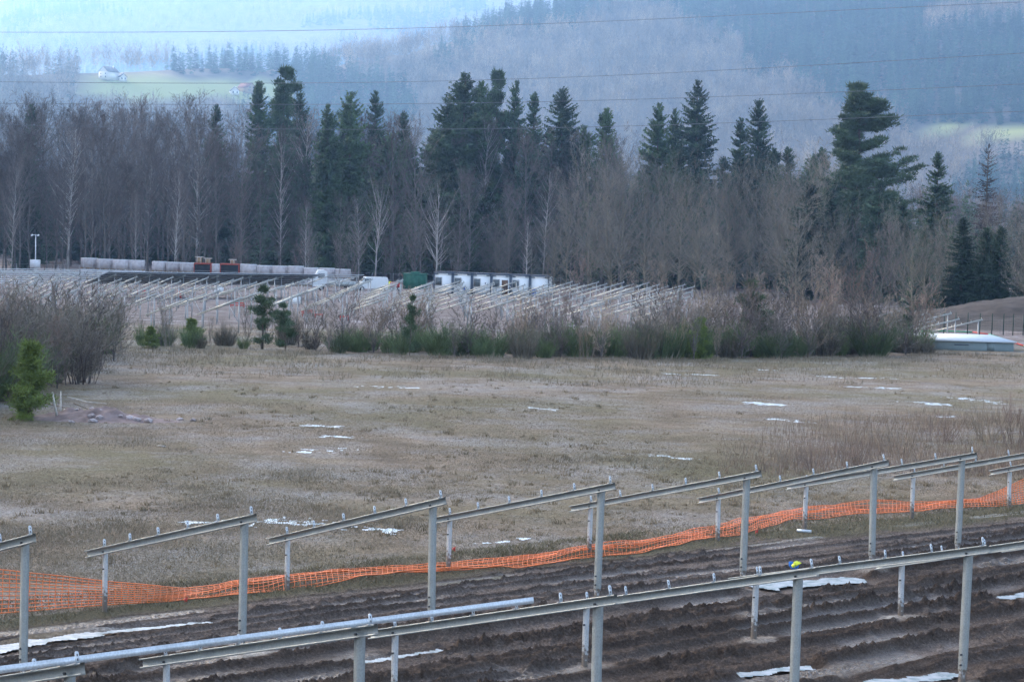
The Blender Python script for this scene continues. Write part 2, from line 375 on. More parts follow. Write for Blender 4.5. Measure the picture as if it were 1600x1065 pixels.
# ---------------------------------------------------------------- ground: one sheet to the horizon
def axis(segs):
    out = [segs[0][0]]
    for a, b, st in segs:
        n = max(1, int(round((b - a) / st))); out += list(np.linspace(a, b, n + 1)[1:])
    return np.array(out)
gx = axis([(-7000, -2000, 500), (-2000, -1000, 100), (-1000, -260, 30), (-260, -60, 8), (-60, 60, 1.0), (60, 260, 8), (260, 1000, 30), (1000, 2000, 100), (2000, 7000, 500)])
gy = axis([(-1500, -300, 200), (-300, 0, 30), (0, 30, 3), (30, 150, 1.0), (150, 340, 4), (340, 900, 20), (900, 3000, 30), (3000, 9000, 250)])
def view_px(x, y, z):
    dx, dy, dz = x, y, z - CAM_H; d = np.maximum(dx * FWD[0] + dy * FWD[1] + dz * FWD[2], 1)
    return 800 + F_PX * (dx * RGT[0] + dy * RGT[1] + dz * RGT[2]) / d, 532.5 - F_PX * (dx * UPV[0] + dy * UPV[1] + dz * UPV[2]) / d
def is_meadow(x, y, pad=0.0):
    """cleared grass slopes: the farm meadow at the left, the clearing at the right, high pastures on the far mountain"""
    px, py = view_px(x, y, ground_z(x, y)); py = py + 6 * (vnoise(x / 90, y / 90, 23) - .5); near = (y > 1000) & (y < 2400)
    a = near & (px > 120) & (px < 455) & (py > 121 - pad * .2 + 0.02 * (px - 165)) & (py < 158 + pad)
    b = near & (px > 1425) & (py > 196) & (py < 216 + pad)
    c = (y > 2900) & (px > 470) & (px < 640) & (py > 6) & (py < 20 + pad * .5)
    return (a | b | c).astype(float)
XX, YY = np.meshgrid(gx, gy)
ZZ = ground_z(XX, YY)
md = in_mud(XX, YY); uu, vv = uv(XX, YY)
ZZ = ZZ - 0.55 * sstep(0.8, 2.2, md) * sstep(U1 - 20, U1 - 16, uu) * (1 - sstep(U1 + 62, U1 + 66, uu)) * (1 - sstep(V1 + 28, V1 + 31, vv))
nx, ny = len(gx), len(gy)
ii = (np.arange(ny - 1)[:, None] * nx + np.arange(nx - 1)[None]).ravel()
gme = mesh_np('ground', np.stack([XX, YY, ZZ], -1).reshape(-1, 3), np.stack([ii, ii + 1, ii + nx + 1, ii + nx], 1), M['field'], True)
gme.materials.append(M['valley'])
fy = ((YY[:-1, :-1] + YY[1:, 1:]) / 2).ravel(); fx_ = ((XX[:-1, :-1] + XX[1:, 1:]) / 2).ravel()
gme.polygons.foreach_set('material_index', ((fy > 430) | (np.abs(fx_) > 260)).astype(np.int32))
at = gme.attributes.new('meadow', 'FLOAT', 'POINT'); at.data.foreach_set('value', is_meadow(XX, YY).ravel().astype(np.float32))
tag(obj('ground', gme), kind='structure')

# ---------------------------------------------------------------- churned mud between the rows
mu = axis([(U1 - 18, U1 - 3, 0.25), (U1 - 3, U1 + 33, 0.042), (U1 + 33, U1 + 64, 0.2)])
mv = axis([(VLOW1 - 0.6, VLOW1 + 14.8, 0.036), (VLOW1 + 14.8, V1 + 29, 0.2)])
UU, VV = np.meshgrid(mu, mv)
MX = UU * RD[0] + VV * ND[0]; MY = UU * RD[1] + VV * ND[1]
edge = in_mud(MX, MY)
wob = 0.2 * (fbm(UU / 9, VV / 30, 31, 2) - 0.5) * 2
t = VV - VLOW1 + wob
inn = sstep(-0.2, 0.7, edge + 0.5 * (fbm(UU / 1.2, VV / 1.2, 33, 3) - 0.5))
zz = np.zeros_like(UU); dry = np.zeros_like(UU); wetm = np.zeros_like(UU); dark = np.zeros_like(UU)
# wheel ruts: (offset, width, depth, berm height, lug pitch)
for off, w, dp, bh, lug in [(0.95, .42, .025, .035, .15), (1.6, .40, .03, .05, .16), (2.35, .46, .03, .05, .16), (3.05, .40, .03, .055, .15), (3.75, .45, .035, .06, .15), (4.55, .5, .04, .07, .16), (5.6, .85, .05, .085, .19), (6.75, .7, .05, .075, .17), (7.75, .6, .05, .085, .2), (8.65, .6, .05, .075, .18), (9.75, .95, .055, .09, .19), (11.05, .9, .05, .08, .18), (12.3, .8, .06, .09, .2), (13.6, .9, .06, .09, .2), (15, .9, .06, .09, .2)]:
    local = t - off - 0.18 * np.sin(UU / 5.3 + off * 2.1) - 0.10 * (fbm(UU / 2.2, 0 * UU + off, 35, 2) - 0.5)
    a = np.abs(local) / (w / 2)
    inside = np.clip(1 - a, 0, 1) ** 0.35 * (a < 1)
    lugs = 0.5 + 0.5 * np.sin(2 * np.pi * (UU + np.abs(local) * 0.55) / lug + 2.0 * vnoise(UU / 1.7, VV * 0 + off, 37))
    keep = sstep(0.35, 0.6, vnoise(UU / 3.0, VV * 0 + off * 3.1, 38))
    zz += -dp * inside + 0.04 * lugs * inside * keep
    berm = np.exp(-((local / (w / 2) + 1.2) / 0.24) ** 2) + .55 * np.exp(-((local / (w / 2) - 1.2) / 0.24) ** 2) * (0.8 + 0.9 * (fbm(UU / 1.1, VV / 0.5, int(off * 10), 3) - .3))
    zz += bh * berm
    dark = np.maximum(dark, np.clip(berm, 0, 1))
    dry = np.maximum(dry, inside * (.35 + .65 * sstep(0.40, 0.58, fbm(UU / 4.5, VV * 0 + off, 41, 2))) * (1 - .45 * lugs * keep)); wetm = np.maximum(wetm, inside * sstep(.5, .62, fbm(UU / 2.5, VV * 0 + off, 43, 2)))
clod = np.maximum(fbm(UU / 0.20, VV / 0.15, 45, 2) - 0.45, 0) * 0.26 + 0.05 * (fbm(UU / 0.45, VV / 0.35, 46, 3) - 0.5)
rough_amt = 0.35 + 0.9 * sstep(0.4, 0.65, fbm(UU / 2.6, VV / 0.8, 47, 3))
rough_amt = rough_amt * (0.55 + 0.45 * sstep(3.5, 5.0, t)) * (.3 + .7 * np.clip(dark + .35, 0, 1)) * np.where(dry > .5, .6, 1.0)
zz += clod * rough_amt
jit = np.random.default_rng(77).normal(0, 1, UU.shape) * (0.005 + 0.024 * np.clip(rough_amt, 0, 1.2) * (.2 + 1.0 * dark) * (.6 + .4 * sstep(1.0, 4.5, t)))
zz += jit
strip = .5 * sstep(0.5, 0.62, fbm(UU / 7.0, VV / 0.45, 51, 3))
dry = np.maximum(dry, strip * (1 - 0.6 * sstep(0.2, 0.9, rough_amt)))
dry = np.clip(dry * (1.2 - 0.35 * sstep(4.2, 6.0, t)) + 0.55 * (1 - sstep(2.6, 5.0, t)) * (0.2 + 0.8 * sstep(.4, .55, fbm(UU / 4., VV / .3, 52, 3))), 0, 1)
dry = dry * (1 - .92 * dark) * (.75 + .5 * fbm(UU / .5, VV / .25, 53, 3))  # berms take the dark wet soil colour, ridge shading painted in with it
dry = np.clip(dry, 0, 1)
sand = np.zeros_like(UU)
POSTS = []
T1 = [0, 1, 2, 3, 4, 5, 5.73, 6.73, 7.73]
for tt in T1:
    q = ROW1 + RD * SPACE * tt; POSTS += [q, q - ND * LOWOFF]
for k in range(-1, 8):
    q = ROW2 + RD * SPACE * k; POSTS += [q, q - ND * LOWOFF]
for k, q in enumerate(POSTS):
    pu, pv = uv(*q); r2 = (UU - pu - 0.1) ** 2 / 0.7 ** 2 + (VV - pv - 0.05) ** 2 / 0.45 ** 2
    r2 = r2 * (0.25 + 1.5 * fbm(UU / 0.35, VV / 0.3, 61 + k, 3))
    bl = np.exp(-r2 * 1.6); zz = zz * (1 - 0.85 * bl) + 0.06 * bl
    sand = np.maximum(sand, sstep(0.35, 0.75, bl) * (0.95 if k % 3 else 0.55))
turf = (1 - inn) * sstep(0.35, 0.5, fbm(UU / 0.9, VV / 0.9, 63, 3) + 0.15)
fz = field_z(MX, MY)
zz = fz + 0.012 + zz * inn + 0.03 * (1 - inn) * (fbm(UU / 0.3, VV / 0.3, 64, 3) - 0.35)
zz = zz - 0.05 * (1 - sstep(-0.55, -0.3, VV - VLOW1))
MUDP = [([(1190, 912), (1325, 904)], .75, -.02), ([(-20, 1016), (40, 1003), (140, 989)], .42, -.02), ([(150, 986), (320, 970)], .25, -.03), ([(1150, 1052), (1262, 1037)], .3, -.04), ([(1365, 1064), (1475, 1051)], .5, -.04), ([(560, 1032), (690, 1012)], .25, -.04), ([(1570, 931), (1610, 925)], .35, -.03), ([(700, 1060), (800, 1048)], .2, -.04)]
PUD_Z = []
for pts, w, dz in MUDP:
    P = np.array([at_ground(*p)[:2] for p in pts]); dmin = np.full(UU.shape, 1e9)
    for a, b in zip(P[:-1], P[1:]):
        ab = b - a; tt = np.clip(((MX - a[0]) * ab[0] + (MY - a[1]) * ab[1]) / (ab @ ab), 0, 1); dmin = np.minimum(dmin, np.hypot(MX - a[0] - ab[0] * tt, MY - a[1] - ab[1] * tt))
    lev = float(field_z(np.array([P[0][0]]), np.array([P[0][1]]))[0]) + dz; PUD_Z.append(lev)
    k = 1 - sstep(w * .75, w * 1.5, dmin + .3 * w * (fbm(UU / .5, VV / .3, 66, 3) - .5)); zz = zz * (1 - k) + (lev - .05) * k
nu, nv = len(mu), len(mv)
ii = (np.arange(nv - 1)[:, None] * nu + np.arange(nu - 1)[None]).ravel()
mme = mesh_np('churned_mud', np.stack([MX, MY, zz], -1).reshape(-1, 3), np.stack([ii, ii + nu, ii + nu + 1, ii + 1], 1), M['mud'], False)
for k, a in (('wet', wetm), ('dry', dry), ('sand', sand), ('turf', turf)):
    at = mme.attributes.new(k, 'FLOAT', 'POINT'); at.data.foreach_set('value', a.ravel().astype(np.float32))
tag(obj('mud_ground', mme), kind='structure')
def mud_z(x, y):
    u, v = uv(x, y); i = min(max(np.searchsorted(mu, u), 1), nu - 1); j = min(max(np.searchsorted(mv, v), 1), nv - 1)
    return float(zz[j, i])

# frozen puddles: level sheets with ragged edges
def puddle(pts, w, seed, dz=0.01, mud=False, thr=0.42, stepx=0.07):
    """pts: photograph pixels along the puddle's middle; w: half depth in metres"""
    P = np.array([at_ground(*p)[:2] for p in pts]); 
    x0, y0 = P.min(0) - w * 1.5; x1, y1 = P.max(0) + w * 1.5
    st = max(stepx, (x1 - x0) * (y1 - y0) / 9000) if not mud else 0.05
    xs = np.arange(x0, x1, st); ys = np.arange(y0, y1, st); X, Y = np.meshgrid(xs, ys)
    d = np.full(X.shape, 1e9)
    for a, b in zip(P[:-1], P[1:]):
        ab = b - a; tt = np.clip(((X - a[0]) * ab[0] + (Y - a[1]) * ab[1]) / (ab @ ab + 1e-9), 0, 1)
        d = np.minimum(d, np.hypot(X - a[0] - ab[0] * tt, Y - a[1] - ab[1] * tt))
    f = 1 - d / w * 1.15 + (1.2 if mud else 2.6) * (fbm(X / (w * .9), Y / (w * .7), seed, 5) - 0.5) + (.3 if mud else 1.5) * (vnoise(X / .16, Y / .28, seed + 3) - .5)
    keep = f > thr + (0 if mud else .12 * sstep(70, 120, Y))
    k = keep[:-1, :-1] & keep[1:, 1:] & keep[:-1, 1:] & keep[1:, :-1]
    if not k.any(): return
    nxx = len(xs); idx = (np.arange(len(ys) - 1)[:, None] * nxx + np.arange(nxx - 1)[None])[k]
    Fq = np.stack([idx, idx + 1, idx + nxx + 1, idx + nxx], 1)
    if mud:
        Z = np.full(X.shape, dz)
    else: Z = field_z(X, Y) + dz
    used, inv = np.unique(Fq, return_inverse=True)
    V = np.stack([X, Y, Z], -1).reshape(-1, 3)[used]
    tag(obj('frozen_puddle', mesh_np('frozen_puddle', V, inv.reshape(-1, 4), M['slush' if mud else 'ice'], True)), kind='structure')
for i, (pts, w) in enumerate([([(492, 665), (520, 667)], .55), ([(515, 682), (548, 684)], .5), ([(488, 706), (530, 704)], .8), ([(280, 816), (345, 817)], .35), ([(400, 816), (490, 815)], .75),
        ([(520, 823), (610, 831)], .5), ([(832, 637), (862, 640)], .5), ([(1172, 629), (1215, 632)], 1.1), ([(1205, 655), (1262, 660)], .5), ([(1042, 584), (1062, 585)], .7), ([(1085, 585), (1110, 586)], .6),
        ([(1190, 578), (1200, 578)], .9), ([(1345, 591), (1380, 591)], .8), ([(1285, 588), (1312, 590)], .7), ([(1330, 604), (1400, 607)], .7), ([(1435, 629), (1470, 632)], .8), ([(1500, 622), (1560, 630)], .7), ([(1465, 651), (1482, 651)], .5),
        ([(575, 604), (640, 606)], .6), ([(1025, 712), (1080, 718)], .4), ([(760, 850), (830, 840)], .25)]):
    puddle(pts, w, 100 + i, 0.012)
for i, ((pts, w, dz), lev) in enumerate(zip(MUDP, PUD_Z)): puddle(pts, w * .92, 140 + i, lev, True, .34)

# ---------------------------------------------------------------- mounting frames
RD3 = np.array([*RD, 0]); ND3 = np.array([*ND, 0]); Z3 = np.array([0, 0, 1.0])
def c_profile(w, d, lip, th):
    """outline of a lipped channel, open towards -x: x depth, y height"""
    h = w / 2
    return [(0, -h), (0, h), (-d, h), (-d, h - lip), (-d + th, h - lip), (-d + th, h - th), (-th, h - th), (-th, -h + th), (-d + th, -h + th), (-d + th, -h + lip), (-d, -h + lip), (-d, -h)]
TILT = math.atan2(HREAR - HFRONT, LOWOFF)
SL = ND3 * math.cos(TILT) + Z3 * math.sin(TILT); SN = -ND3 * math.sin(TILT) + Z3 * math.cos(TILT)
RAF_H = 0.14
# frame origin: foot of the rear post, local axes = world axes
def frame_meshes():
    d = {}
    top_r = Z3 * HREAR
    raf0 = top_r - SL * (LOWOFF / math.cos(TILT) + 0.62) + SN * 0.01
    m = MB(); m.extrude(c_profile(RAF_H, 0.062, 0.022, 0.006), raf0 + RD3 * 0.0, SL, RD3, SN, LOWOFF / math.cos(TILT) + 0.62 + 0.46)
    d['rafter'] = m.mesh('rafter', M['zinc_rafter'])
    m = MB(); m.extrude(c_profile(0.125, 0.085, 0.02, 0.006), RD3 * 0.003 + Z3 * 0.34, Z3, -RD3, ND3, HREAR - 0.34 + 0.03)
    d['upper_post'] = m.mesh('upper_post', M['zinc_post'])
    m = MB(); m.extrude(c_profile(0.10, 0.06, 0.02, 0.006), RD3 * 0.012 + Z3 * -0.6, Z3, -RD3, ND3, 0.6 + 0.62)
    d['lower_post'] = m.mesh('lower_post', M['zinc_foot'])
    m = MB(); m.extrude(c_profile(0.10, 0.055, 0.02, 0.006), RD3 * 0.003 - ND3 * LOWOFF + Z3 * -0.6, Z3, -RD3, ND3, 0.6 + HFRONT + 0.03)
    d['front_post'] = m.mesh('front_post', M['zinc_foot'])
    c = MB()
    c.box(SN * 0.055 - RD3 * .03, (0.052, 0.008, 0.11), (RD3, SL, SN)); c.box(SN * 0.003 - RD3 * .03 - SL * .03, (0.066, 0.06, 0.006), (RD3, SL, SN))
    c.tube([SN * 0.11 - RD3 * .03 - SL * 0.0035, SN * 0.11 - RD3 * .03 + SL * .0035], 0.026, 12)
    d['clip'] = c.mesh('clip', M['zinc_pale'])
    h = MB()
    for zz_ in (0.04, 0.092): h.box(RD3 * -0.03 + SN * zz_, (0.012, 0.016, 0.028), (RD3, SL, SN))
    d['slot'] = h.mesh('slot', M['bolt'])
    b = MB(); b.tube([RD3 * 0.0, RD3 * -0.03], 0.016, 6); d['bolt'] = b.mesh('bolt', M['bolt'])
    return d
FM = frame_meshes()
CLIP_S = [-4.68, -3.72, -2.70, -1.68, -0.68, 0.38]
def near_frame(q, label, group, post_scale=1.0):
    z0 = field_z(np.array([q[0]]), np.array([q[1]]))[0]
    o = empty('mounting_frame', (q[0], q[1], z0 + random.uniform(-.025, .025))); o.rotation_euler = (random.uniform(-.007, .007), random.uniform(-.012, .012), random.uniform(-.008, .008)); tag(o, label, 'mounting frame', group)
    for k in ('rafter', 'upper_post', 'lower_post', 'front_post'): obj(k, FM[k], o)
    for s in CLIP_S:
        c = obj('clip', FM['clip'], o); c.location = Z3 * HREAR + SL * s + SN * (RAF_H / 2 + 0.012) + RD3 * -0.01
        c.rotation_euler = (0, random.uniform(-.04, .04), random.uniform(-.1, .1))
        h = obj('slot', FM['slot'], c)
    for p in (Z3 * (HREAR - 0.01) + RD3 * -0.008, Z3 * 0.45 + RD3 * 0.003, Z3 * 0.62 + RD3 * 0.003, Z3 * (HFRONT - 0.01) - ND3 * LOWOFF + RD3 * -0.008, Z3 * 0.78 - ND3 * LOWOFF + RD3 * 0.003):
        b = obj('bolt', FM['bolt'], o); b.location = p
    return o
ords = ['first', 'second', 'third', 'fourth', 'fifth', 'sixth', 'seventh', 'eighth', 'ninth']
for k, tt in enumerate(T1):
    near_frame(ROW1 + RD * SPACE * tt, f'galvanised mounting frame, {ords[k]} from the left in the row along the orange net', 'frames of the row along the orange net')
for k in range(0, 7):
    ex = ', under the glove' if k == 3 else ''
    near_frame(ROW2 + RD * SPACE * k, f'galvanised mounting frame, {ords[k]} from the left in the front row{ex}', 'frames of the front row')
# loose purlin lying along the front row
pu0, pu1 = ROW2 - RD * 2.5, ROW2 + RD * (SPACE * 1.72)
m = MB()
off_s = 0.02
pbase = Z3 * (HREAR + 0.0) + SN * (RAF_H / 2 + 0.014) + SL * 0.02
L = np.linalg.norm(pu1 - pu0)
for k in (0,):
    m.extrude([(0, 0), (0, 0.085), (0.05, 0.085), (0.05, 0.07), (0.045, 0.07), (0.045, 0.08), (0.005, 0.08), (0.005, 0.005), (0.055, 0.005), (0.055, 0)], np.array([*pu0, 0]) + pbase, RD3, -SL, SN, L)
o = m.build('purlin', M['zinc_pale']); tag(o, 'long bright steel purlin lying along the top of the front row', 'purlin')

# work glove on the front row
ga = ROW2 + RD * SPACE * 3; gpos = np.array([ga[0], ga[1], HREAR]) + SN * (RAF_H / 2 + 0.012) + SL * 0.0 - RD3 * 0.01
g = empty('work_glove', gpos); tag(g, 'blue and fluorescent yellow work glove lying on a front row rafter', 'glove')
m = MB(); m.tube([SL * -0.05 + Z3 * 0.03, SL * 0.0 + Z3 * 0.045, SL * 0.05 + Z3 * 0.04], [0.03, 0.045, 0.04], 10)
m.tube([SL * -0.05 + Z3 * 0.03, SL * -0.075 + Z3 * 0.07, SL * -0.08 + Z3 * 0.12], [0.03, 0.035, 0.034], 10); m.build('cuff', M['glove_blue'], g, True)
m = MB()
for k, (a, b) in enumerate([(0.02, 0.15), (0.05, 0.13), (0.08, 0.10), (0.10, 0.06), (0.0, 0.14)]):
    s0 = SL * (0.01 + 0.012 * k) + Z3 * 0.05 - RD3 * 0.02; m.tube([s0, s0 + SL * a * 0.6 + Z3 * b * 0.35 - RD3 * 0.012, s0 + SL * a + Z3 * b * 0.5], [0.016, 0.014, 0.009], 8)
m.tube([SL * -0.01 + Z3 * 0.05 - RD3 * .03, SL * 0.04 + Z3 * 0.055 - RD3 * .03], [0.03, 0.028], 8)
m.build('palm_and_fingers', M['yellow'], g, True)

# ---------------------------------------------------------------- orange safety net
NETPX = [(-60, 964, 882, 1), (0, 960, 890, 1), (60, 955, 896, 1), (130, 950, 903, 1), (210, 944, 911, .95), (260, 942, 918, .7), (290, 940, 922, .35), (330, 937, 919, 0), (380, 932, 911, 0), (443, 922, 902, 0), (520, 915, 894, 0), (600, 909, 890, 0), (680, 900, 884, 0), (760, 894, 878, 0), (840, 887, 870, 0), (925, 873, 859, 0),
         (1000, 866, 850, 0), (1050, 855, 840, 0), (1080, 848, 831, 0), (1150, 838, 816, 0), (1200, 824, 808, 0), (1260, 814, 795, 0), (1330, 806, 792, 0), (1400, 803, 788, 0), (1450, 800, 788, 0), (1490, 798, 785, 0), (1530, 795, 780, .2), (1560, 792, 768, .8), (1600, 787, 748, 1), (1660, 780, 735, 1)]
bot, topp = [], []
for px, yb, yt, w in NETPX:
    b = at_ground(px, yb); a = at_ground(px, yt); vv_ = at_depth(px, yt, b[1] + 0.12)
    lie = a + np.array([0, 0, 0.05])
    bot.append(b + np.array([0, 0, 0.03])); topp.append(vv_ * w + lie * (1 - w))
bot, topp = np.array(bot), np.array(topp)
sl = np.concatenate([[0], np.cumsum(np.linalg.norm(np.diff(bot, axis=0), axis=1))])
ns = int(sl[-1] / 0.125); S = np.linspace(0, sl[-1], ns)
bi = np.stack([np.interp(S, sl, bot[:, k]) for k in range(3)], 1); ti = np.stack([np.interp(S, sl, topp[:, k]) for k in range(3)], 1)
stand = np.interp(S, sl, [p[3] for p in NETPX])
NS = 11; G = np.zeros((ns, NS, 3))
for j in range(NS):
    f = j / (NS - 1); p = bi * (1 - f) + ti * f
    sag = 0.06 * (fbm(S * 0.9, np.full(ns, j * 0.35), 71, 3) - 0.35) * 2 + 0.22 * np.maximum(fbm(S * 0.35, np.full(ns, j * 0.2), 73, 2) - 0.55, 0) * 2
    p[:, 2] += np.maximum(sag, -0.02) * (1 - stand) + 0.03 * stand * (fbm(S * 0.7, np.full(ns, j * .1), 74, 2) - 0.5)
    p[:, 1] += 0.10 * (fbm(S * 0.8, np.full(ns, j * 0.15), 72, 2) - 0.5)
    p[:, 0] += 0.10 * (fbm(S * 0.6, np.full(ns, j * 0.15 + 9), 75, 2) - 0.5)
    G[:, j] = p
def strips(Pa, Pb, w, mbx):
    d = unit(Pb - Pa); s = unit(np.cross(d, np.array([0.0, 0.5, 1.0]))); u = np.cross(s, d)
    V = np.stack([Pa + s * w, Pa - s * w * 0.5 + u * w * .87, Pa - s * w * 0.5 - u * w * .87, Pb + s * w, Pb - s * w * 0.5 + u * w * .87, Pb - s * w * 0.5 - u * w * .87], 1).reshape(-1, 3)
    k = np.arange(len(Pa))[:, None] * 6
    mbx.add(V, np.concatenate([k + np.array([[0, 1, 4, 3]]), k + np.array([[1, 2, 5, 4]]), k + np.array([[2, 0, 3, 5]])]))
m = MB()
for j in range(NS): strips(G[:-1, j], G[1:, j], 0.010 if j not in (0, NS - 1) else 0.012, m)
for j in range(NS - 1): strips(G[:, j], G[:, j + 1], 0.0070, m)
tag(m.build('safety_net', M['orange']), 'orange plastic safety net collapsed along the edge of the field', 'safety net')

# ---------------------------------------------------------------- plants: generators (all return (trunk mesh, crown mesh), about 10 m prototypes)
def ribbons(P, D, L, w, bend=None, r=rng):
    """one tapering triangle per twig"""
    n = len(P); s = unit(np.cross(D, unit(r.normal(size=(n, 3)))))
    tip = P + D * L[:, None]
    if bend is not None: tip = tip + bend
    w = np.broadcast_to(w, (n,))[:, None]
    return np.stack([P - s * w / 2, P + s * w / 2, tip], 1).reshape(-1, 3)
def children(P, D, L, k, spread, lr, r, t0=0.2, up=0.0):
    n = len(P); tt = r.uniform(t0, 1.0, (n, k)); 
    CP = P[:, None] + D[:, None] * (L[:, None] * tt)[..., None]
    CD = unit(D[:, None] + spread * unit(r.normal(size=(n, k, 3))) + np.array([0, 0, up]))
    CL = L[:, None] * r.uniform(lr[0], lr[1], (n, k)) * (1.15 - 0.6 * tt)
    return CP.reshape(-1, 3), CD.reshape(-1, 3), CL.ravel()
def bare_tree(seed, H=20.0, R=4.0, clear=0.25, nlimb=46, k2=8, k3=6, k4=3, elev=(0.5, 1.1), shape='birch', twig=0.022, r0=0.16, stems=1, lean=0.02, droop=0.0):
    r = np.random.default_rng(seed); tk = MB(); Vt = []
    for sidx in range(stems):
        n = 9; tz = np.linspace(0, 1, n); Hs = H * (1 if sidx == 0 else r.uniform(.7, .95))
        a0 = r.uniform(0, 6.28); ln = (lean if stems == 1 else r.uniform(.08, .22)) * Hs
        path = np.stack([np.cos(a0) * ln * tz ** 1.3 + np.cumsum(r.normal(0, 0.02 * H / 9 * 2, n)), np.sin(a0) * ln * tz ** 1.3 + np.cumsum(r.normal(0, 0.02 * H / 9 * 2, n)), tz * Hs], 1); path[0, 2] = -0.4
        path[0, :2] = 0
        tk.tube(path, r0 / (1 if stems == 1 else 1.5) * (1 - tz * 0.93) ** 0.9, 6)
        nl = nlimb // stems; tl = np.sort(r.uniform(clear, 0.99, nl)); az = r.uniform(0, 6.28, nl)
        base = np.stack([np.interp(tl, tz, path[:, k]) for k in range(3)], 1)
        s = (tl - clear) / (1 - clear)
        env = {'birch': (np.sin(np.pi * np.clip(s * 0.85 + 0.15, 0, 1)) ** 0.8), 'round': np.sqrt(np.clip(1 - (s * 1.02 - 0.35) ** 2 / 0.45, 0.03, 1)), 'fan': (0.55 + 0.6 * s) * (1.05 - s ** 4)}[shape]
        el = np.interp(s, [0, 1], elev) + r.normal(0, 0.12, nl)
        Ll = R * env * r.uniform(0.7, 1.15, nl) / np.maximum(np.cos(el), 0.45)
        D = np.stack([np.cos(az) * np.cos(el), np.sin(az) * np.cos(el), np.sin(el)], 1)
        segP, segD, segL = [], [], []
        for i in range(nl):
            q = np.linspace(0, 1, 5); c = base[i] + D[i] * (Ll[i] * q)[:, None] + np.array([0, 0, 1.0]) * (Ll[i] * (0.16 - droop) * q ** 2)[:, None] + np.cumsum(r.normal(0, Ll[i] * 0.018, (5, 3)), 0) * (q > 0)[:, None]
            rb = max(min(0.03, r0 * .3), r0 * 0.38 * (1 - tl[i]) + min(0.02, r0 * .15))
            tk.tube(c, rb * (1 - q * 0.85), 4, False)
            segP.append(c[1:4]); segD.append(unit(c[2:5] - c[1:4])); segL.append(np.full(3, Ll[i] * 0.36))
        P = np.concatenate(segP); Dd = np.concatenate(segD); Ln = np.concatenate(segL)
        P2, D2, L2 = children(P, Dd, Ln * 2.0, max(2, k2 // 3), 0.75, (.3, .62), r, 0.0, 0.12 - droop)
        Vt.append(ribbons(P2, D2, L2, twig * 2.0, None, r))
        P3, D3, L3 = children(P2, D2, L2, k3, 0.7, (.3, .6), r, 0.15, 0.08 - droop * 1.5)
        Vt.append(ribbons(P3, D3, L3, twig * 1.25, None, r))
        if k4:
            P4, D4, L4 = children(P3, D3, L3, k4, 0.75, (.4, .8), r, 0.25, 0.03 - droop * 2)
            Vt.append(ribbons(P4, D4, L4, twig, None, r))
    V = np.concatenate(Vt)
    return tk, V, np.arange(len(V)).reshape(-1, 3)
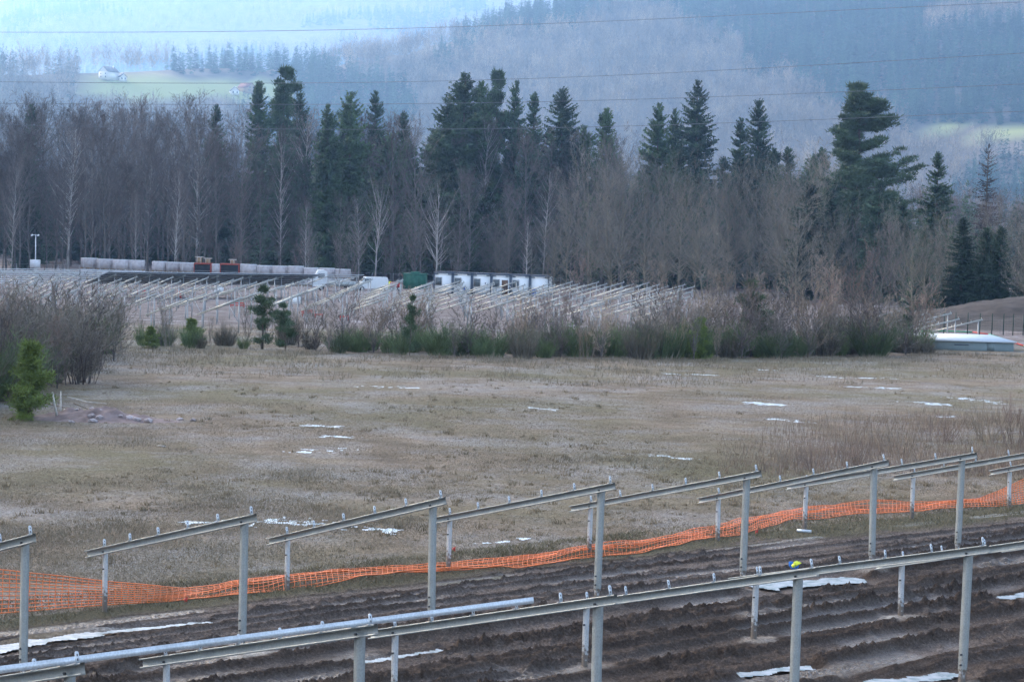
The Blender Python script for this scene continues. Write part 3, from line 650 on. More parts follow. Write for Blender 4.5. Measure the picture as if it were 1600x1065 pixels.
def conifer(seed, H=20.0, R=3.2, clear=0.06, nb=430, droop=0.35, power=0.85, ragged=0.25, spray=0.55, ms=15):
    r = np.random.default_rng(seed); tk = MB()
    tz = np.linspace(0, 1, 7); path = np.stack([np.cumsum(r.normal(0, .02, 7)), np.cumsum(r.normal(0, .02, 7)), tz * H], 1); path[0] = (0, 0, -0.4)
    tk.tube(path, 0.016 * H * (1 - tz * 0.95), 6)
    tl = clear + (1 - clear) * r.uniform(0, 1, nb) ** 1.15 * 0.99; tl = np.round(tl * H / 0.42) * 0.42 / H + r.normal(0, .009, nb)
    az = r.uniform(0, 6.28, nb); s = np.clip((tl - clear) / (1 - clear), 0, 1)
    lobes = 1 + ragged * (np.sin(az * 2 + seed) * 0.35 + 0.8 * (vnoise(az * 1.3, s * 7.0, seed) - 0.5) * 2)
    Lb = R * ((1 - s) ** power) * np.clip(lobes, .45, 1.6) * r.uniform(0.65, 1.15, nb) * np.where(s < 0.12, 0.6 + 3.3 * s, 1) + 0.12
    el = np.interp(s, [0, 0.5, 0.85, 1], [-droop, -droop * 0.6, 0.15, 0.8]) + r.normal(0, .08, nb)
    out = np.stack([np.cos(az), np.sin(az), 0 * az], 1)
    base = np.stack([np.interp(tl, tz, path[:, 0]), np.interp(tl, tz, path[:, 1]), tl * H], 1)
    q = (np.arange(ms) + 0.5) / ms
    qq = np.clip(q[None] + r.uniform(-.03, .03, (nb, ms)), 0.06, 1)
    pos = base[:, None] + out[:, None] * (Lb[:, None] * qq * np.cos(el)[:, None])[..., None]
    pos[..., 2] += Lb[:, None] * (np.sin(el)[:, None] * qq + 0.20 * qq ** 2.5)
    side = np.stack([-np.sin(az), np.cos(az), 0 * az], 1)
    V = []
    for sg in (-1, 1):
        for rep in range(1):
            dirn = unit(out[:, None] * r.uniform(.5, 1.0, (nb, ms, 1)) + side[:, None] * (sg * r.uniform(.5, 1.1, (nb, ms, 1))) + np.array([0, 0, 1.0]) * r.uniform(-.55, .12, (nb, ms, 1)))
            ln = spray * (0.25 + 0.42 * Lb[:, None] * (1.1 - qq * 0.75)) * r.uniform(.6, 1.2, (nb, ms))
            wv = unit(np.cross(dirn, np.array([0, 0, 1.0]) + 0.5 * r.normal(size=dirn.shape)))
            wd = ln * r.uniform(.16, .30, (nb, ms))
            a = pos; tip = pos + dirn * ln[..., None]; midp = pos + dirn * (ln * 0.45)[..., None]
            V.append(np.stack([a, midp + wv * wd[..., None], tip], -2).reshape(-1, 3)); V.append(np.stack([a, tip, midp - wv * wd[..., None]], -2).reshape(-1, 3))
    hang = r.uniform(size=(nb, ms)) < 0.5
    hp = pos[hang]; hl = (0.18 + 0.16 * np.repeat(Lb[:, None], ms, 1)[hang]) * spray; hs = unit(r.normal(size=(len(hp), 3)) * [1, 1, .1])
    V.append(np.stack([hp - hs * hl[:, None] * .35, hp + hs * hl[:, None] * .35, hp + np.array([0, 0, -1.0]) * hl[:, None] * 1.3 + hs * 0.05], 1).reshape(-1, 3))
    # leader
    tp = np.array([path[-1, 0], path[-1, 1], H]); 
    V.append(np.array([tp + [-.05, 0, -.5], tp + [.05, 0, -.5], tp + [0, 0, .35], tp + [0, -.05, -.5], tp + [0, .05, -.5], tp + [0, 0, .35]]))
    V = np.concatenate(V)
    return tk, V, np.arange(len(V)).reshape(-1, 3)
def needle_clumps(C, rad, n, r, up=0.35, flat=0.6, wid=0.18):
    """tufts of upturned needles around each centre"""
    k = len(C); rad = np.broadcast_to(rad, (k,))
    o = r.normal(size=(k, n, 3)) * np.array([1, 1, flat]) * 0.42
    P = C[:, None] + o * rad[:, None, None]
    D = unit(o + np.array([0, 0, up]) + 0.4 * r.normal(size=(k, n, 3)))
    Ln = rad[:, None] * r.uniform(.35, .75, (k, n)); s = unit(np.cross(D, r.normal(size=(k, n, 3)))) * (Ln * wid)[..., None]
    return np.stack([P - s, P + s, P + D * Ln[..., None]], -2).reshape(-1, 3)
def plume_pine(seed, H=20.0, R=6.0, clear=0.35, tiers=11, per=6, tuft=1.0, n=46, top_round=True, asym=0.0, flat=0.35):
    r = np.random.default_rng(seed); tk = MB(); tz = np.linspace(0, 1, 8)
    path = np.stack([np.cumsum(r.normal(0, .06, 8)), np.cumsum(r.normal(0, .06, 8)), tz * H], 1); path[0] = (0, 0, -.4)
    tk.tube(path, 0.02 * H * (1 - tz * 0.9), 7)
    C, rad = [], []
    for i in range(tiers):
        s = i / (tiers - 1); z_tier = H * (clear + (1 - clear) * s * 0.98)
        env = (math.sqrt(max(0.05, 1 - (s * 1.0) ** 2.2)) if top_round else (1 - s) ** 0.7 + 0.08) * (0.75 + 0.25 * min(1, s * 4))
        for k in range(per):
            z = min(H * .985, z_tier + r.normal(0, .8) * H * (1 - clear) / tiers)
            az = r.uniform(0, 6.28); L = R * env * r.uniform(.4, 1.15) * (1 + asym * math.cos(az))
            q = np.linspace(0, 1, 5); b = np.array([np.interp(z / H, tz, path[:, 0]), np.interp(z / H, tz, path[:, 1]), z])
            c = b + np.stack([np.cos(az) * L * q, np.sin(az) * L * q, L * (0.10 * q + 0.10 * q ** 3) + r.normal(0, .08)], 1)
            tk.tube(c, 0.0045 * H * (1 - q * .8) * (1.2 - s), 4, False)
            for f in np.arange(0.4, 1.02, 0.12 if L > 2 else 0.3):
                for sg in (-1, 0, 1):
                    if r.uniform() < 0.8:
                        p = b + np.array([np.cos(az + sg * 0.22) * L * f, np.sin(az + sg * 0.22) * L * f, L * (0.10 * f + 0.10 * f ** 3) + r.uniform(0, .25) * tuft]); C.append(p); rad.append(tuft * r.uniform(.6, 1.05))
    C.append(np.array([path[-1, 0], path[-1, 1], H])); rad.append(tuft)
    V = needle_clumps(np.array(C), np.array(rad), n, r, 0.45, flat, 0.16)
    return tk, V, np.arange(len(V)).reshape(-1, 3)
def stem_bush(seed, H=2.5, R=1.1, n=260, fine=5, w=0.012, up=1.0, spread=0.5, base_r=0.35, kinks=0.12, fine_len=(.15, .4), fine_spread=0.55, low=0.15):
    """many thin upright stems from one base, each with fine side twigs"""
    r = np.random.default_rng(seed); az = r.uniform(0, 6.28, n); b = base_r * np.sqrt(r.uniform(0, 1, n))
    P = np.stack([np.cos(az) * b, np.sin(az) * b, np.full(n, -0.1)], 1)
    az2 = az + r.normal(0, .5, n); sp_ = spread * r.uniform(0, 1, n) ** 0.7
    D = unit(np.stack([np.cos(az2) * sp_, np.sin(az2) * sp_, np.full(n, up)], 1)); L = H * r.uniform(.5, 1.05, n) * (1.05 - 0.35 * (sp_ / (spread + 1e-6)) ** 2)
    mid = P + D * (L * .5)[:, None]; D2 = unit(D + kinks * r.normal(size=(n, 3)) + np.array([0, 0, .12]))
    tip = mid + D2 * (L * .5)[:, None]; s = unit(np.cross(D, r.normal(size=(n, 3)))); ww = w * r.uniform(.7, 1.4, n)[:, None]
    V = [np.stack([P - s * ww, P + s * ww, mid + s * ww * .6], 1).reshape(-1, 3), np.stack([P - s * ww, mid + s * ww * .6, mid - s * ww * .6], 1).reshape(-1, 3), np.stack([mid - s * ww * .6, mid + s * ww * .6, tip], 1).reshape(-1, 3)]
    k = fine; tt = r.uniform(low, 1, (n, k)); CP = np.where((tt < .5)[..., None], P[:, None] + (mid - P)[:, None] * (tt * 2)[..., None], mid[:, None] + (tip - mid)[:, None] * (tt * 2 - 1)[..., None])
    CD = unit(D2[:, None] + fine_spread * unit(r.normal(size=(n, k, 3))) + np.array([0, 0, .2])); CL = H * r.uniform(*fine_len, (n, k)) * (1.1 - .6 * tt)
    CP, CD, CL = CP.reshape(-1, 3), CD.reshape(-1, 3), CL.ravel()
    V.append(ribbons(CP, CD, CL, w * .9, None, r))
    p3, d3, l3 = children(CP, CD, CL, 2, .5, (.4, .8), r, .2, .1); V.append(ribbons(p3, d3, l3, w * .7, None, r))
    V = np.concatenate(V); return None, V, np.arange(len(V)).reshape(-1, 3)

PROTO = {}
def proto(key, gen, bark, leaf, H):
    tk, V, T = gen
    H = float(np.percentile(V[:, 2], 99.9)) if H > 6 else H
    PROTO[key] = (tk.mesh('trunk', M[bark], True) if tk else None, mesh_np('crown', V, T, M[leaf]), H)
for i in range(5): proto(f'birch{i}', bare_tree(10 + i, 20, 2.5 + .35 * (i % 3), .13, 62, 9, 6, 3, (.75, 1.2), 'birch', .024, .14, droop=.05), 'dim_bark' if i else 'birch_bark', 'purple_twig', 20)
for i in range(3): proto(f'alder{i}', bare_tree(30 + i, 20, 3.3, .14, 62, 9, 6, 3, (.5, 1.15), 'birch', .019, .17), 'grey_bark', 'purple_twig', 20)
for i in range(4): proto(f'oak{i}', bare_tree(40 + i, 15, 5.2, .14, 60, 9, 6, 2, (.35, 1.2), 'round', .030, .24, stems=1 + i % 2), 'oak_bark', 'grey_twig', 15)
for i in range(2): proto(f'ash{i}', bare_tree(50 + i, 18, 4.5, .22, 40, 8, 5, 3, (.75, 1.25), 'fan', .02, .2), 'birch_bark', 'grey_twig', 18)
for i in range(3): proto(f'sallow{i}', bare_tree(60 + i, 8, 2.2, .08, 44, 8, 5, 2, (.8, 1.3), 'fan', .030, .10, stems=4), 'grey_bark', ('red_twig', 'tan_twig', 'grey_twig')[i], 8)
for i in range(4): proto(f'spruce{i}', conifer(70 + i, 20, 3.6 + .3 * i, .05, 560, .38, .58, .3), 'bough', 'spruce', 20)
for i in range(3): proto(f'fir{i}', conifer(80 + i, 20, 3.8 + .4 * i, .05, 560, .12, .52, .35, .6), 'bough', 'fir', 20)
proto('larch', conifer(90, 20, 3.6, .1, 260, .3, .6, .4, .42, 10), 'bough', 'larch', 20)
proto('white_pine', plume_pine(93, 20, 5.4, .2, 17, 7, .75, 60, True, .3, .32), 'bough', 'pine', 20)
proto('scots0', plume_pine(96, 20, 2.5, .62, 7, 5, .9, 60, True, 0, .5), 'bough', 'pine', 20)
proto('scots1', plume_pine(97, 20, 3.4, .40, 12, 5, .8, 60, True, 0, .5), 'bough', 'fir', 20)
proto('young_pine', plume_pine(98, 3.0, 1.0, .06, 9, 6, .27, 44, False, 0, .9), 'bough', 'young_pine', 3)
proto('slim_pine', plume_pine(99, 4.0, 1.35, .2, 6, 4, .33, 44, False, 0, .7), 'bough', 'pine', 4)
for i in range(4): proto(f'broom{i}', stem_bush(100 + i, 2.4, 1.1, 120, 7, .020, 1, .65, .5, .2), None, ('broom', 'broom', 'broom_dark', 'broom_dark')[i], 2.4)
for i in range(4): proto(f'sapling{i}', stem_bush(110 + i, 4.0, 1.2, 20, 12, .030, 1, .36, .7, .12, (.10, .28), .5, .25), None, ('grey_twig', 'red_twig', 'tan_twig', 'purple_twig')[i], 4)
for i in range(4): proto(f'bramble{i}', bare_tree(130 + i, 2.6, 1.25, .04, 42, 6, 5, 1, (.55, 1.25), 'fan', .021, .04, stems=6), 'grey_bark', ('grey_twig', 'red_twig', 'tan_twig', 'purple_twig')[i], 2.6)
for i in range(2): proto(f'willow{i}', stem_bush(120 + i, 1.6, .8, 26, 6, .010, 1, .75, .35, .1, (.12, .3), .4), None, ('red_twig', 'tan_twig')[i], 1.6)

def plant(key, name, x, y, H, label, cat, group=None, wide=1.0, rz=None, z=None, tilt=0.0):
    tm, cm, h0 = PROTO[key]; s = H / h0
    o = empty(name, (x, y, gz(x, y) if z is None else z), random.uniform(0, 6.28) if rz is None else rz, (s * wide, s * wide, s))
    if tilt: o.rotation_euler = (tilt * random.uniform(-1, 1), tilt * random.uniform(-1, 1), o.rotation_euler[2])
    tag(o, label, cat, group)
    if tm: obj('trunk', tm, o)
    obj('crown' if tm else 'stems', cm, o)
    return o
def tree_px(key, name, px, py_top, Y, label, cat='tree', group=None, wide=1.0, **kw):
    x = x_at(px, Y, py_top); H = z_at(px, py_top, Y) - gz(x, Y)
    return plant(key, name, x, Y, H, label, cat, group, wide, **kw)

# ---------------------------------------------------------------- the wood behind the site
# conifers standing out: (prototype, pixel x of the top, pixel y of the top, distance, width factor, label)
CON = [('spruce0', 50, 163, 372, .75, 'dark narrow spruce rising above the birches at the far left'),
       ('spruce2', 42, 248, 345, .9, 'broad dark spruce behind the camera mast'),
       ('spruce1', 338, 163, 372, .85, 'lone dark spruce among the purple birches'),
       ('fir0', 405, 127, 395, .8, 'small fir just beside the round topped pine'),
       ('spruce3', 470, 143, 380, .75, 'narrow spruce beside the round topped pine'),
       ('fir1', 513, 163, 345, .8, 'tall green fir with long drooping branches'),
       ('fir2', 549, 143, 352, .8, 'tall green fir beside the drooping one'),
       ('spruce0', 587, 142, 375, .75, 'pointed dark spruce behind the green firs'),
       ('spruce1', 632, 174, 365, .75, 'shorter spruce in the gap before the great fir'),
       ('fir2', 700, 152, 350, .95, 'green fir at the foot of the great fir'),
       ('fir1', 727, 114, 360, 1.15, 'great broad green fir in the middle of the wood'),
       ('fir0', 752, 127, 368, .9, 'green fir leaning against the great fir'),
       ('spruce2', 806, 126, 365, .7, 'thin pointed spruce next to the bare stemmed pine'),
       ('spruce1', 835, 144, 362, .8, 'dark spruce in the cluster right of the bare stemmed pine'),
       ('spruce3', 881, 136, 355, 1.0, 'wide dark spruce at the end of the central cluster'),
       ('fir0', 948, 169, 350, .85, 'mid green fir standing alone in a dip of the skyline'),
       ('fir2', 1030, 161, 352, .75, 'green fir with a twin top'),
       ('fir1', 1054, 170, 356, .6, 'slim fir squeezed beside the twin topped fir'),
       ('spruce2', 1092, 126, 350, .95, 'tallest pointed spruce right of the middle'),
       ('spruce0', 1158, 184, 352, .8, 'shorter dark spruce of the pair before the oak crowns'),
       ('spruce3', 1187, 154, 350, .75, 'taller dark spruce of the pair before the oak crowns'),
       ('spruce1', 1467, 237, 262, .9, 'dark shaggy spruce standing apart near the right edge'),
       ('larch', 1545, 225, 300, .85, 'dark brown bare conifer near the right edge')]
for key, px, py, Y, w, lab in CON: tree_px(key, 'larch_tree' if key == 'larch' else ('fir_tree' if key[0] == 'f' else 'spruce_tree'), px, py, Y, lab, 'tree', None, w)
tree_px('scots1', 'pine_tree', 445, 104, 400, 'round topped dark pine above the birches', 'tree', None, .62)
tree_px('scots0', 'pine_tree', 777, 109, 372, 'bare stemmed pine with a small tufted crown', 'tree', None, .55)
tree_px('white_pine', 'pine_tree', 1345, 130, 300, 'tall pine with long flat layered branches', 'tree', None, .82, rz=0.1)

def fill(keys, name, x0, x1, y_top, jitter, Ys, n, label, group, wide=1.0):
    for i in range(n):
        px = x0 + (x1 - x0) * (i + random.uniform(.1, .9)) / n
        tree_px(random.choice(keys), name, px, y_top + random.uniform(-jitter, jitter), random.uniform(*Ys), label, 'tree', group, wide * random.uniform(.85, 1.15))
birch = [f'birch{i}' for i in range(5)]; alder = [f'alder{i}' for i in range(3)]; oak = [f'oak{i}' for i in range(4)]
fill(birch + alder, 'birch_tree', -40, 330, 158, 22, (335, 400), 34, 'bare purplish birch in the crowded wood left of the lone spruce', 'birches left of the lone spruce')
fill(birch, 'birch_tree', -40, 420, 205, 40, (315, 345), 22, 'lower bare birch at the front edge of the left wood', 'birches at the front edge of the left wood')
fill(birch + alder, 'birch_tree', 330, 640, 185, 28, (365, 410), 18, 'bare birch with a hazy purple crown behind the firs', 'birches behind the firs')
fill(['spruce0', 'spruce1', 'spruce2'], 'spruce_tree', -30, 640, 275, 28, (380, 425), 22, 'dark spruce deep inside the left half of the wood', 'spruces deep in the left wood', 1.25)
fill(['spruce0', 'spruce2', 'spruce3', 'fir1'], 'spruce_tree', 640, 1320, 262, 32, (375, 420), 24, 'dark spruce deep inside the right half of the wood', 'spruces deep in the right wood', 1.25)
fill(['spruce0', 'fir1', 'spruce3', 'fir2'], 'spruce_tree', 430, 930, 222, 26, (342, 372), 17, 'dark conifer in the close middle ranks of the wood', 'conifers in the middle ranks', 1.1)
fill(['spruce2', 'fir0', 'spruce1'], 'spruce_tree', 930, 1330, 248, 20, (336, 360), 11, 'dark conifer standing behind the right hand oaks', 'conifers behind the oaks', 1.1)
fill(['spruce1', 'spruce3'], 'spruce_tree', 1250, 1430, 300, 30, (275, 300), 6, 'dark spruce in the shade under the layered pine', 'spruces under the layered pine', 1.3)
fill(['spruce0', 'spruce3'], 'spruce_tree', 1440, 1640, 355, 20, (225, 250), 7, 'dark young spruce behind the thicket at the right edge', 'spruces behind the right thicket', 1.3)
fill(alder + birch, 'alder_tree', 640, 1000, 250, 25, (325, 340), 8, 'bare greyish alder in front of the central conifers', 'alders before the central conifers')
fill(birch + alder, 'birch_tree', 420, 1010, 190, 22, (338, 362), 13, 'tall fine bare tree filling a gap between the conifers', 'tall bare trees between the conifers', .9)
fill(oak, 'oak_tree', 870, 1330, 222, 26, (290, 330), 15, 'bare wide grey oak on the right half of the wood', 'oaks on the right half of the wood', .9)
fill(oak + ['ash0'], 'oak_tree', 860, 1400, 310, 30, (255, 285), 13, 'lower bare grey tree at the front of the right wood', 'low bare trees of the right wood', .9)
fill(['oak0', 'oak2', 'alder0', 'birch1'], 'oak_tree', 1390, 1650, 318, 22, (215, 255), 15, 'dark bare tree of the thicket at the right edge', 'thicket trees at the right edge', .8)
fill(birch + ['sallow0', 'sallow2'], 'birch_tree', 280, 880, 345, 35, (305, 325), 18, 'small bare tree at the foot of the wood behind the pallets', 'small trees behind the pallets')
fill(birch + oak, 'birch_tree', 430, 900, 315, 30, (318, 334), 11, 'mid height bare tree before the dark conifers', 'bare trees before the dark conifers', .9)
fill(['sallow0', 'sallow1', 'sallow2'], 'sallow_tree', 850, 1400, 395, 25, (230, 262), 10, 'reddish brown sallow in the thicket before the right wood', 'sallows before the right wood')
for px, py, Y, key, lab in [(590, 232, 318, 'ash0', 'pale bare tree with upswept boughs before the green firs'), (686, 246, 316, 'ash1', 'pale bare tree with upswept boughs left of the cabins'), (1250, 225, 282, 'oak2', 'big mossy oak with a broad crown beside the layered pine'), (1105, 248, 275, 'oak1', 'broad grey oak below the tallest spruce')]:
    tree_px(key, 'oak_tree' if 'oak' in key else 'ash_tree', px, py, Y, lab, 'tree', None, 1.0)
for px, py, Y in [(20, 235, 308), (138, 268, 306), (275, 250, 310), (215, 290, 304), (480, 300, 308)]:
    tree_px('birch%d' % (px % 5), 'birch_tree', px, py, Y, 'slender birch with a white trunk at the edge of the site', 'tree', 'white trunked birches at the edge of the site', .7, tilt=.06)

# ---------------------------------------------------------------- scrub strip behind the field and thicket at the left
def scrub(n, x0, x1, ybase, keys, Hr, name, label, group, spread=9.0, wide=1.0, cat='shrub'):
    for i in range(n):
        px = x0 + (x1 - x0) * (i + random.uniform(0, 1)) / n
        g0 = at_ground(px, np.interp(px, ybase[0], ybase[1])); Y = g0[1] + random.uniform(-.12, 1) * spread; x = ray(px, 550)[0] * Y
        plant(random.choice(keys), name, x, Y, random.uniform(*Hr), label, cat, group, wide * random.uniform(.85, 1.3))
EDGE = ([-100, 200, 430, 640, 880, 1100, 1400, 1460], [528, 542, 548, 556, 560, 562, 556, 550])
BR = ['bramble0', 'bramble1', 'bramble2', 'bramble3']; SW = ['sallow0', 'sallow1', 'sallow2']
scrub(26, 520, 1010, EDGE, ['broom0', 'broom1'], (1.3, 2.5), 'broom_bush', 'green broom bush in the middle of the scrub strip', 'broom in the middle of the scrub strip', 6, 1.15)
scrub(30, 430, 1010, EDGE, BR + ['broom2'], (1.2, 2.5), 'scrub_bush', 'brownish leafless bush in the middle of the scrub strip', 'brown bushes in the middle of the scrub strip', 8, 1.1)
scrub(28, 1010, 1440, EDGE, ['broom0', 'broom1'], (1.5, 2.8), 'broom_bush', 'green broom bush at the tall right end of the scrub strip', 'broom at the right end of the scrub strip', 7, 1.15)
scrub(32, 1000, 1450, EDGE, BR + ['broom3'], (1.3, 3.0), 'scrub_bush', 'brown leafless bush at the tall right end of the scrub strip', 'brown bushes at the right end of the scrub strip', 10, 1.1)
scrub(24, 800, 1400, EDGE, SW + ['sapling0', 'sapling2', 'sapling1'], (2.4, 4.6), 'birch_sapling', 'thin bare sapling sticking up out of the right part of the scrub', 'saplings in the right part of the scrub', 18, .85, 'sapling')
scrub(9, 1030, 1400, EDGE, SW, (4.0, 6.6), 'birch_sapling', 'tall reddish bare sapling above the right part of the scrub', 'tall saplings in the right scrub', 20, .8, 'sapling')
scrub(18, 190, 820, EDGE, SW + ['sapling0', 'sapling3'], (1.6, 3.3), 'birch_sapling', 'thin bare sapling before the far rows of frames', 'saplings before the far frames', 12, .8, 'sapling')
scrub(10, 205, 440, EDGE, ['broom0', 'broom3', 'bramble0', 'bramble2'], (.8, 1.7), 'scrub_bush', 'low scrub bush in the gap behind the field', 'low bushes in the gap', 5)
# left thicket
LEDGE = ([-120, -85, -62, 5, 80, 120, 160, 205], [716, 700, 642, 630, 628, 614, 586, 552])
for i in range(58):
    px = random.uniform(-90, 178); yb = np.interp(px, LEDGE[0], LEDGE[1]) - random.uniform(0, 1) ** .8 * 75; yb = max(yb, 552)
    g0 = at_ground(px, yb); k = random.choice(['broom0', 'broom0', 'broom1', 'broom2', 'bramble0', 'bramble3'])
    plant(k, 'broom_bush' if k == 'broom0' else 'scrub_bush', g0[0], g0[1], random.uniform(1.7, 2.8), 'tangled dark bush of the thicket at the left edge', 'shrub', 'bushes of the left thicket', random.uniform(1.0, 1.4))
for i in range(34):
    px = random.uniform(-90, 190); yb = np.interp(px, LEDGE[0], LEDGE[1]) - random.uniform(0, 1) * 80; yb = max(yb, 548)
    g0 = at_ground(px, yb); plant(random.choice(['sallow0', 'sallow2', 'sapling3', 'sapling0']), 'birch_sapling', g0[0], g0[1], random.uniform(2.8, 4.8) * (1.1 if px < 110 else .8), 'thin bare purplish sapling in the thicket at the left edge', 'sapling', 'saplings of the left thicket', random.uniform(.8, 1.1))
for px, yb, yt, key, name, lab, w in [(44, 655, 540, 'young_pine', 'young_pine', 'bright green young pine at the edge of the left thicket', 1.05), (410, 545, 452, 'slim_pine', 'young_pine', 'slim young pine before the far frames', .9), (446, 548, 478, 'slim_pine', 'young_pine', 'shorter young pine beside the slim one', .95),
        (298, 540, 500, 'young_pine', 'young_pine', 'low round dark young conifer behind the field', 1.5), (1176, 556, 445, 'slim_pine', 'young_pine', 'green young pine above the scrub strip', .9), (1092, 560, 500, 'young_pine', 'young_pine', 'small green pine inside the scrub strip', 1.1), (236, 545, 512, 'young_pine', 'young_pine', 'small dark conifer at the gap beside the left thicket', 1.4), (1414, 545, 484, 'slim_pine', 'young_pine', 'green tufted pine at the right end of the scrub strip', 1.0), (640, 556, 466, 'slim_pine', 'young_pine', 'thin young pine before the cabins', .5)]:
    g0 = at_ground(px, yb); H = z_at(px, yt, g0[1]) - g0[2]
    plant(key, name, g0[0], g0[1], H, lab, 'pine', None, w)
# willows among the weeds at the right
for i, (px, yb, H) in enumerate([(1272, 735, 1.1), (1405, 712, 1.25), (1470, 690, 1.3), (1548, 688, 1.5), (1590, 700, 1.4), (1375, 690, .8), (1500, 735, .8), (1225, 722, .7), (1330, 728, .9), (1440, 735, .9), (1585, 660, 1.3), (1520, 668, 1.0)]):
    g0 = at_ground(px, yb); plant(f'willow{i % 2}', 'willow_shrub', g0[0], g0[1], H * 1.35, 'thin leafless willow shrub in the tall weeds at the right', 'shrub', 'willow shrubs in the weeds', 1.1)

# ---------------------------------------------------------------- field grass and weeds
def blades(x, y, h, w, lean, mat, name, r, zoff=None):
    n = len(x); z = field_z(x, y) if zoff is None else zoff
    P = np.stack([x, y, z - 0.01], 1); a = r.uniform(0, 6.28, n); s = np.stack([np.cos(a), np.sin(a), 0 * a], 1) * (w / 2)[:, None]
    tip = P + np.stack([r.normal(0, lean, n) * h, r.normal(0, lean, n) * h, h], 1)
    V = np.stack([P - s, P + s, tip], 1).reshape(-1, 3)
    return tag(obj(name, mesh_np(name, V, np.arange(len(V)).reshape(-1, 3), mat)), kind='stuff')
r = np.random.default_rng(5)
n = 900000; y = 42 / (1 - r.uniform(0, 1, n) * (1 - 42 / 150.0)); x = y * r.uniform(-.27, .27, n)
den = fbm(x / 3.2, y / 3.2, 81, 4) * 0.7 + fbm(x / 14, y / 14, 82, 3) * 0.5
tall = sstep(.55, .8, fbm(x / 6, y / 6, 83, 3)) + 1.2 * sstep(112, 128, y)
keep = (r.uniform(0, 1, n) < sstep(.42, .74, den) * .8 + .06) & (in_mud(x, y) < -0.3 + 1.0 * vnoise(x / 1.5, y / 1.5, 84))
x, y, tall = x[keep][:420000], y[keep][:420000], tall[keep][:420000]
tag(blades(x, y, (0.035 + 0.05 * r.uniform(0, 1, len(x))) * (0.7 + tall * 1.1), 0.012 + 0.012 * r.uniform(0, 1, len(x)), .7, M['dry_grass'], 'dry_grass', r), 'short dry winter grass scattered over the field', 'grass')
# tussocks
nt_ = 4200; ty = 44 / (1 - r.uniform(0, 1, nt_) * (1 - 44 / 146.0)); tx = ty * r.uniform(-.26, .26, nt_); kp = (in_mud(tx, ty) < -.6) & (r.uniform(0, 1, nt_) < sstep(.38, .62, fbm(tx / 7, ty / 7, 86, 3))); tx, ty = tx[kp], ty[kp]
sz = .035 + .12 * r.uniform(0, 1, len(tx)) ** 2.6; kk = 22; bx = np.repeat(tx, kk) + r.normal(0, 1, len(tx) * kk) * np.repeat(sz, kk) * .7; by = np.repeat(ty, kk) + r.normal(0, 1, len(tx) * kk) * np.repeat(sz, kk) * .7
tag(blades(bx, by, np.repeat(sz, kk) * r.uniform(.6, 1.4, len(bx)), .010 + .10 * np.repeat(sz, kk), .45, M['tussock'], 'tussock_grass', r), 'scattered brown grass tussocks on the field', 'grass')
# weeds at the right side of the field
n = 22000; px = r.uniform(1120, 1700, n); py = 640 + 105 * r.uniform(0, 1, n) ** .8
wt = sstep(1120, 1330, px + 1.2 * (py - 680)) * sstep(632, 668, py + 0.05 * (px - 1400)) * (vnoise(px / 45, py / 9, 91) * .8 + .25)
kp = r.uniform(0, 1, n) < wt; px, py = px[kp], py[kp]
gq = FWD[None] * F_PX + RGT[None] * (px - 800)[:, None] - UPV[None] * (py - 532.5)[:, None]; gq = gq / gq[:, 1:2]
Yw = np.full(len(px), 70.0)
for _ in range(30): Yw = (field_z(gq[:, 0] * Yw, Yw) - CAM_H) / gq[:, 2]
xw = gq[:, 0] * Yw; ok = in_mud(xw, Yw) < -1.5; xw, Yw = xw[ok], Yw[ok]
tag(blades(xw, Yw, .18 + .5 * r.uniform(0, 1, len(xw)) ** 2, .010 + .008 * r.uniform(0, 1, len(xw)), .22, M['weed'], 'dead_weeds', r), 'tall dead reddish brown weeds on the right side of the field', 'weeds')
# fringe of tall grass before the scrub
n = 40000; px = r.uniform(-20, 1620, n); py = np.interp(px, EDGE[0] + [1640], EDGE[1] + [556]) + 2 + 42 * r.uniform(0, 1, n) ** 2.4
gq = FWD[None] * F_PX + RGT[None] * (px - 800)[:, None] - UPV[None] * (py - 532.5)[:, None]; gq = gq / gq[:, 1:2]; Yw = np.full(n, 130.0)
for _ in range(30): Yw = (field_z(gq[:, 0] * Yw, Yw) - CAM_H) / gq[:, 2]
kp = r.uniform(0, 1, n) < sstep(.36, .6, fbm(px / 40, py / 6, 93, 3)); gq, Yw = gq[kp], Yw[kp]; n = len(Yw)
tag(blades(gq[:, 0] * Yw, Yw, .08 + .32 * r.uniform(0, 1, n) ** 2, .02 + .02 * r.uniform(0, 1, n), .4, M['dry_grass'], 'tall_grass', r), 'fringe of tall dead grass in front of the scrub strip', 'grass')
n = 260000; px = r.uniform(-30, 1640, n); py = r.uniform(760, 985, n)
gq = FWD[None] * F_PX + RGT[None] * (px - 800)[:, None] - UPV[None] * (py - 532.5)[:, None]; gq = gq / gq[:, 1:2]; Yw = -CAM_H / gq[:, 2]; xw = gq[:, 0] * Yw
im = in_mud(xw, Yw); kp = (im > -2.4) & (im < .45) & (r.uniform(0, 1, n) < sstep(.5, -.6, im) * (.25 + .75 * sstep(.4, .6, fbm(xw / .9, Yw / .9, 97, 3)))); xw, Yw = xw[kp], Yw[kp]
tag(blades(xw, Yw, .04 + .07 * r.uniform(0, 1, len(xw)), .012 + .012 * r.uniform(0, 1, len(xw)), .8, M['verge_grass'], 'verge_grass', r, field_z(xw, Yw) + .01), 'short grass on the verge between the net and the mud', 'grass')

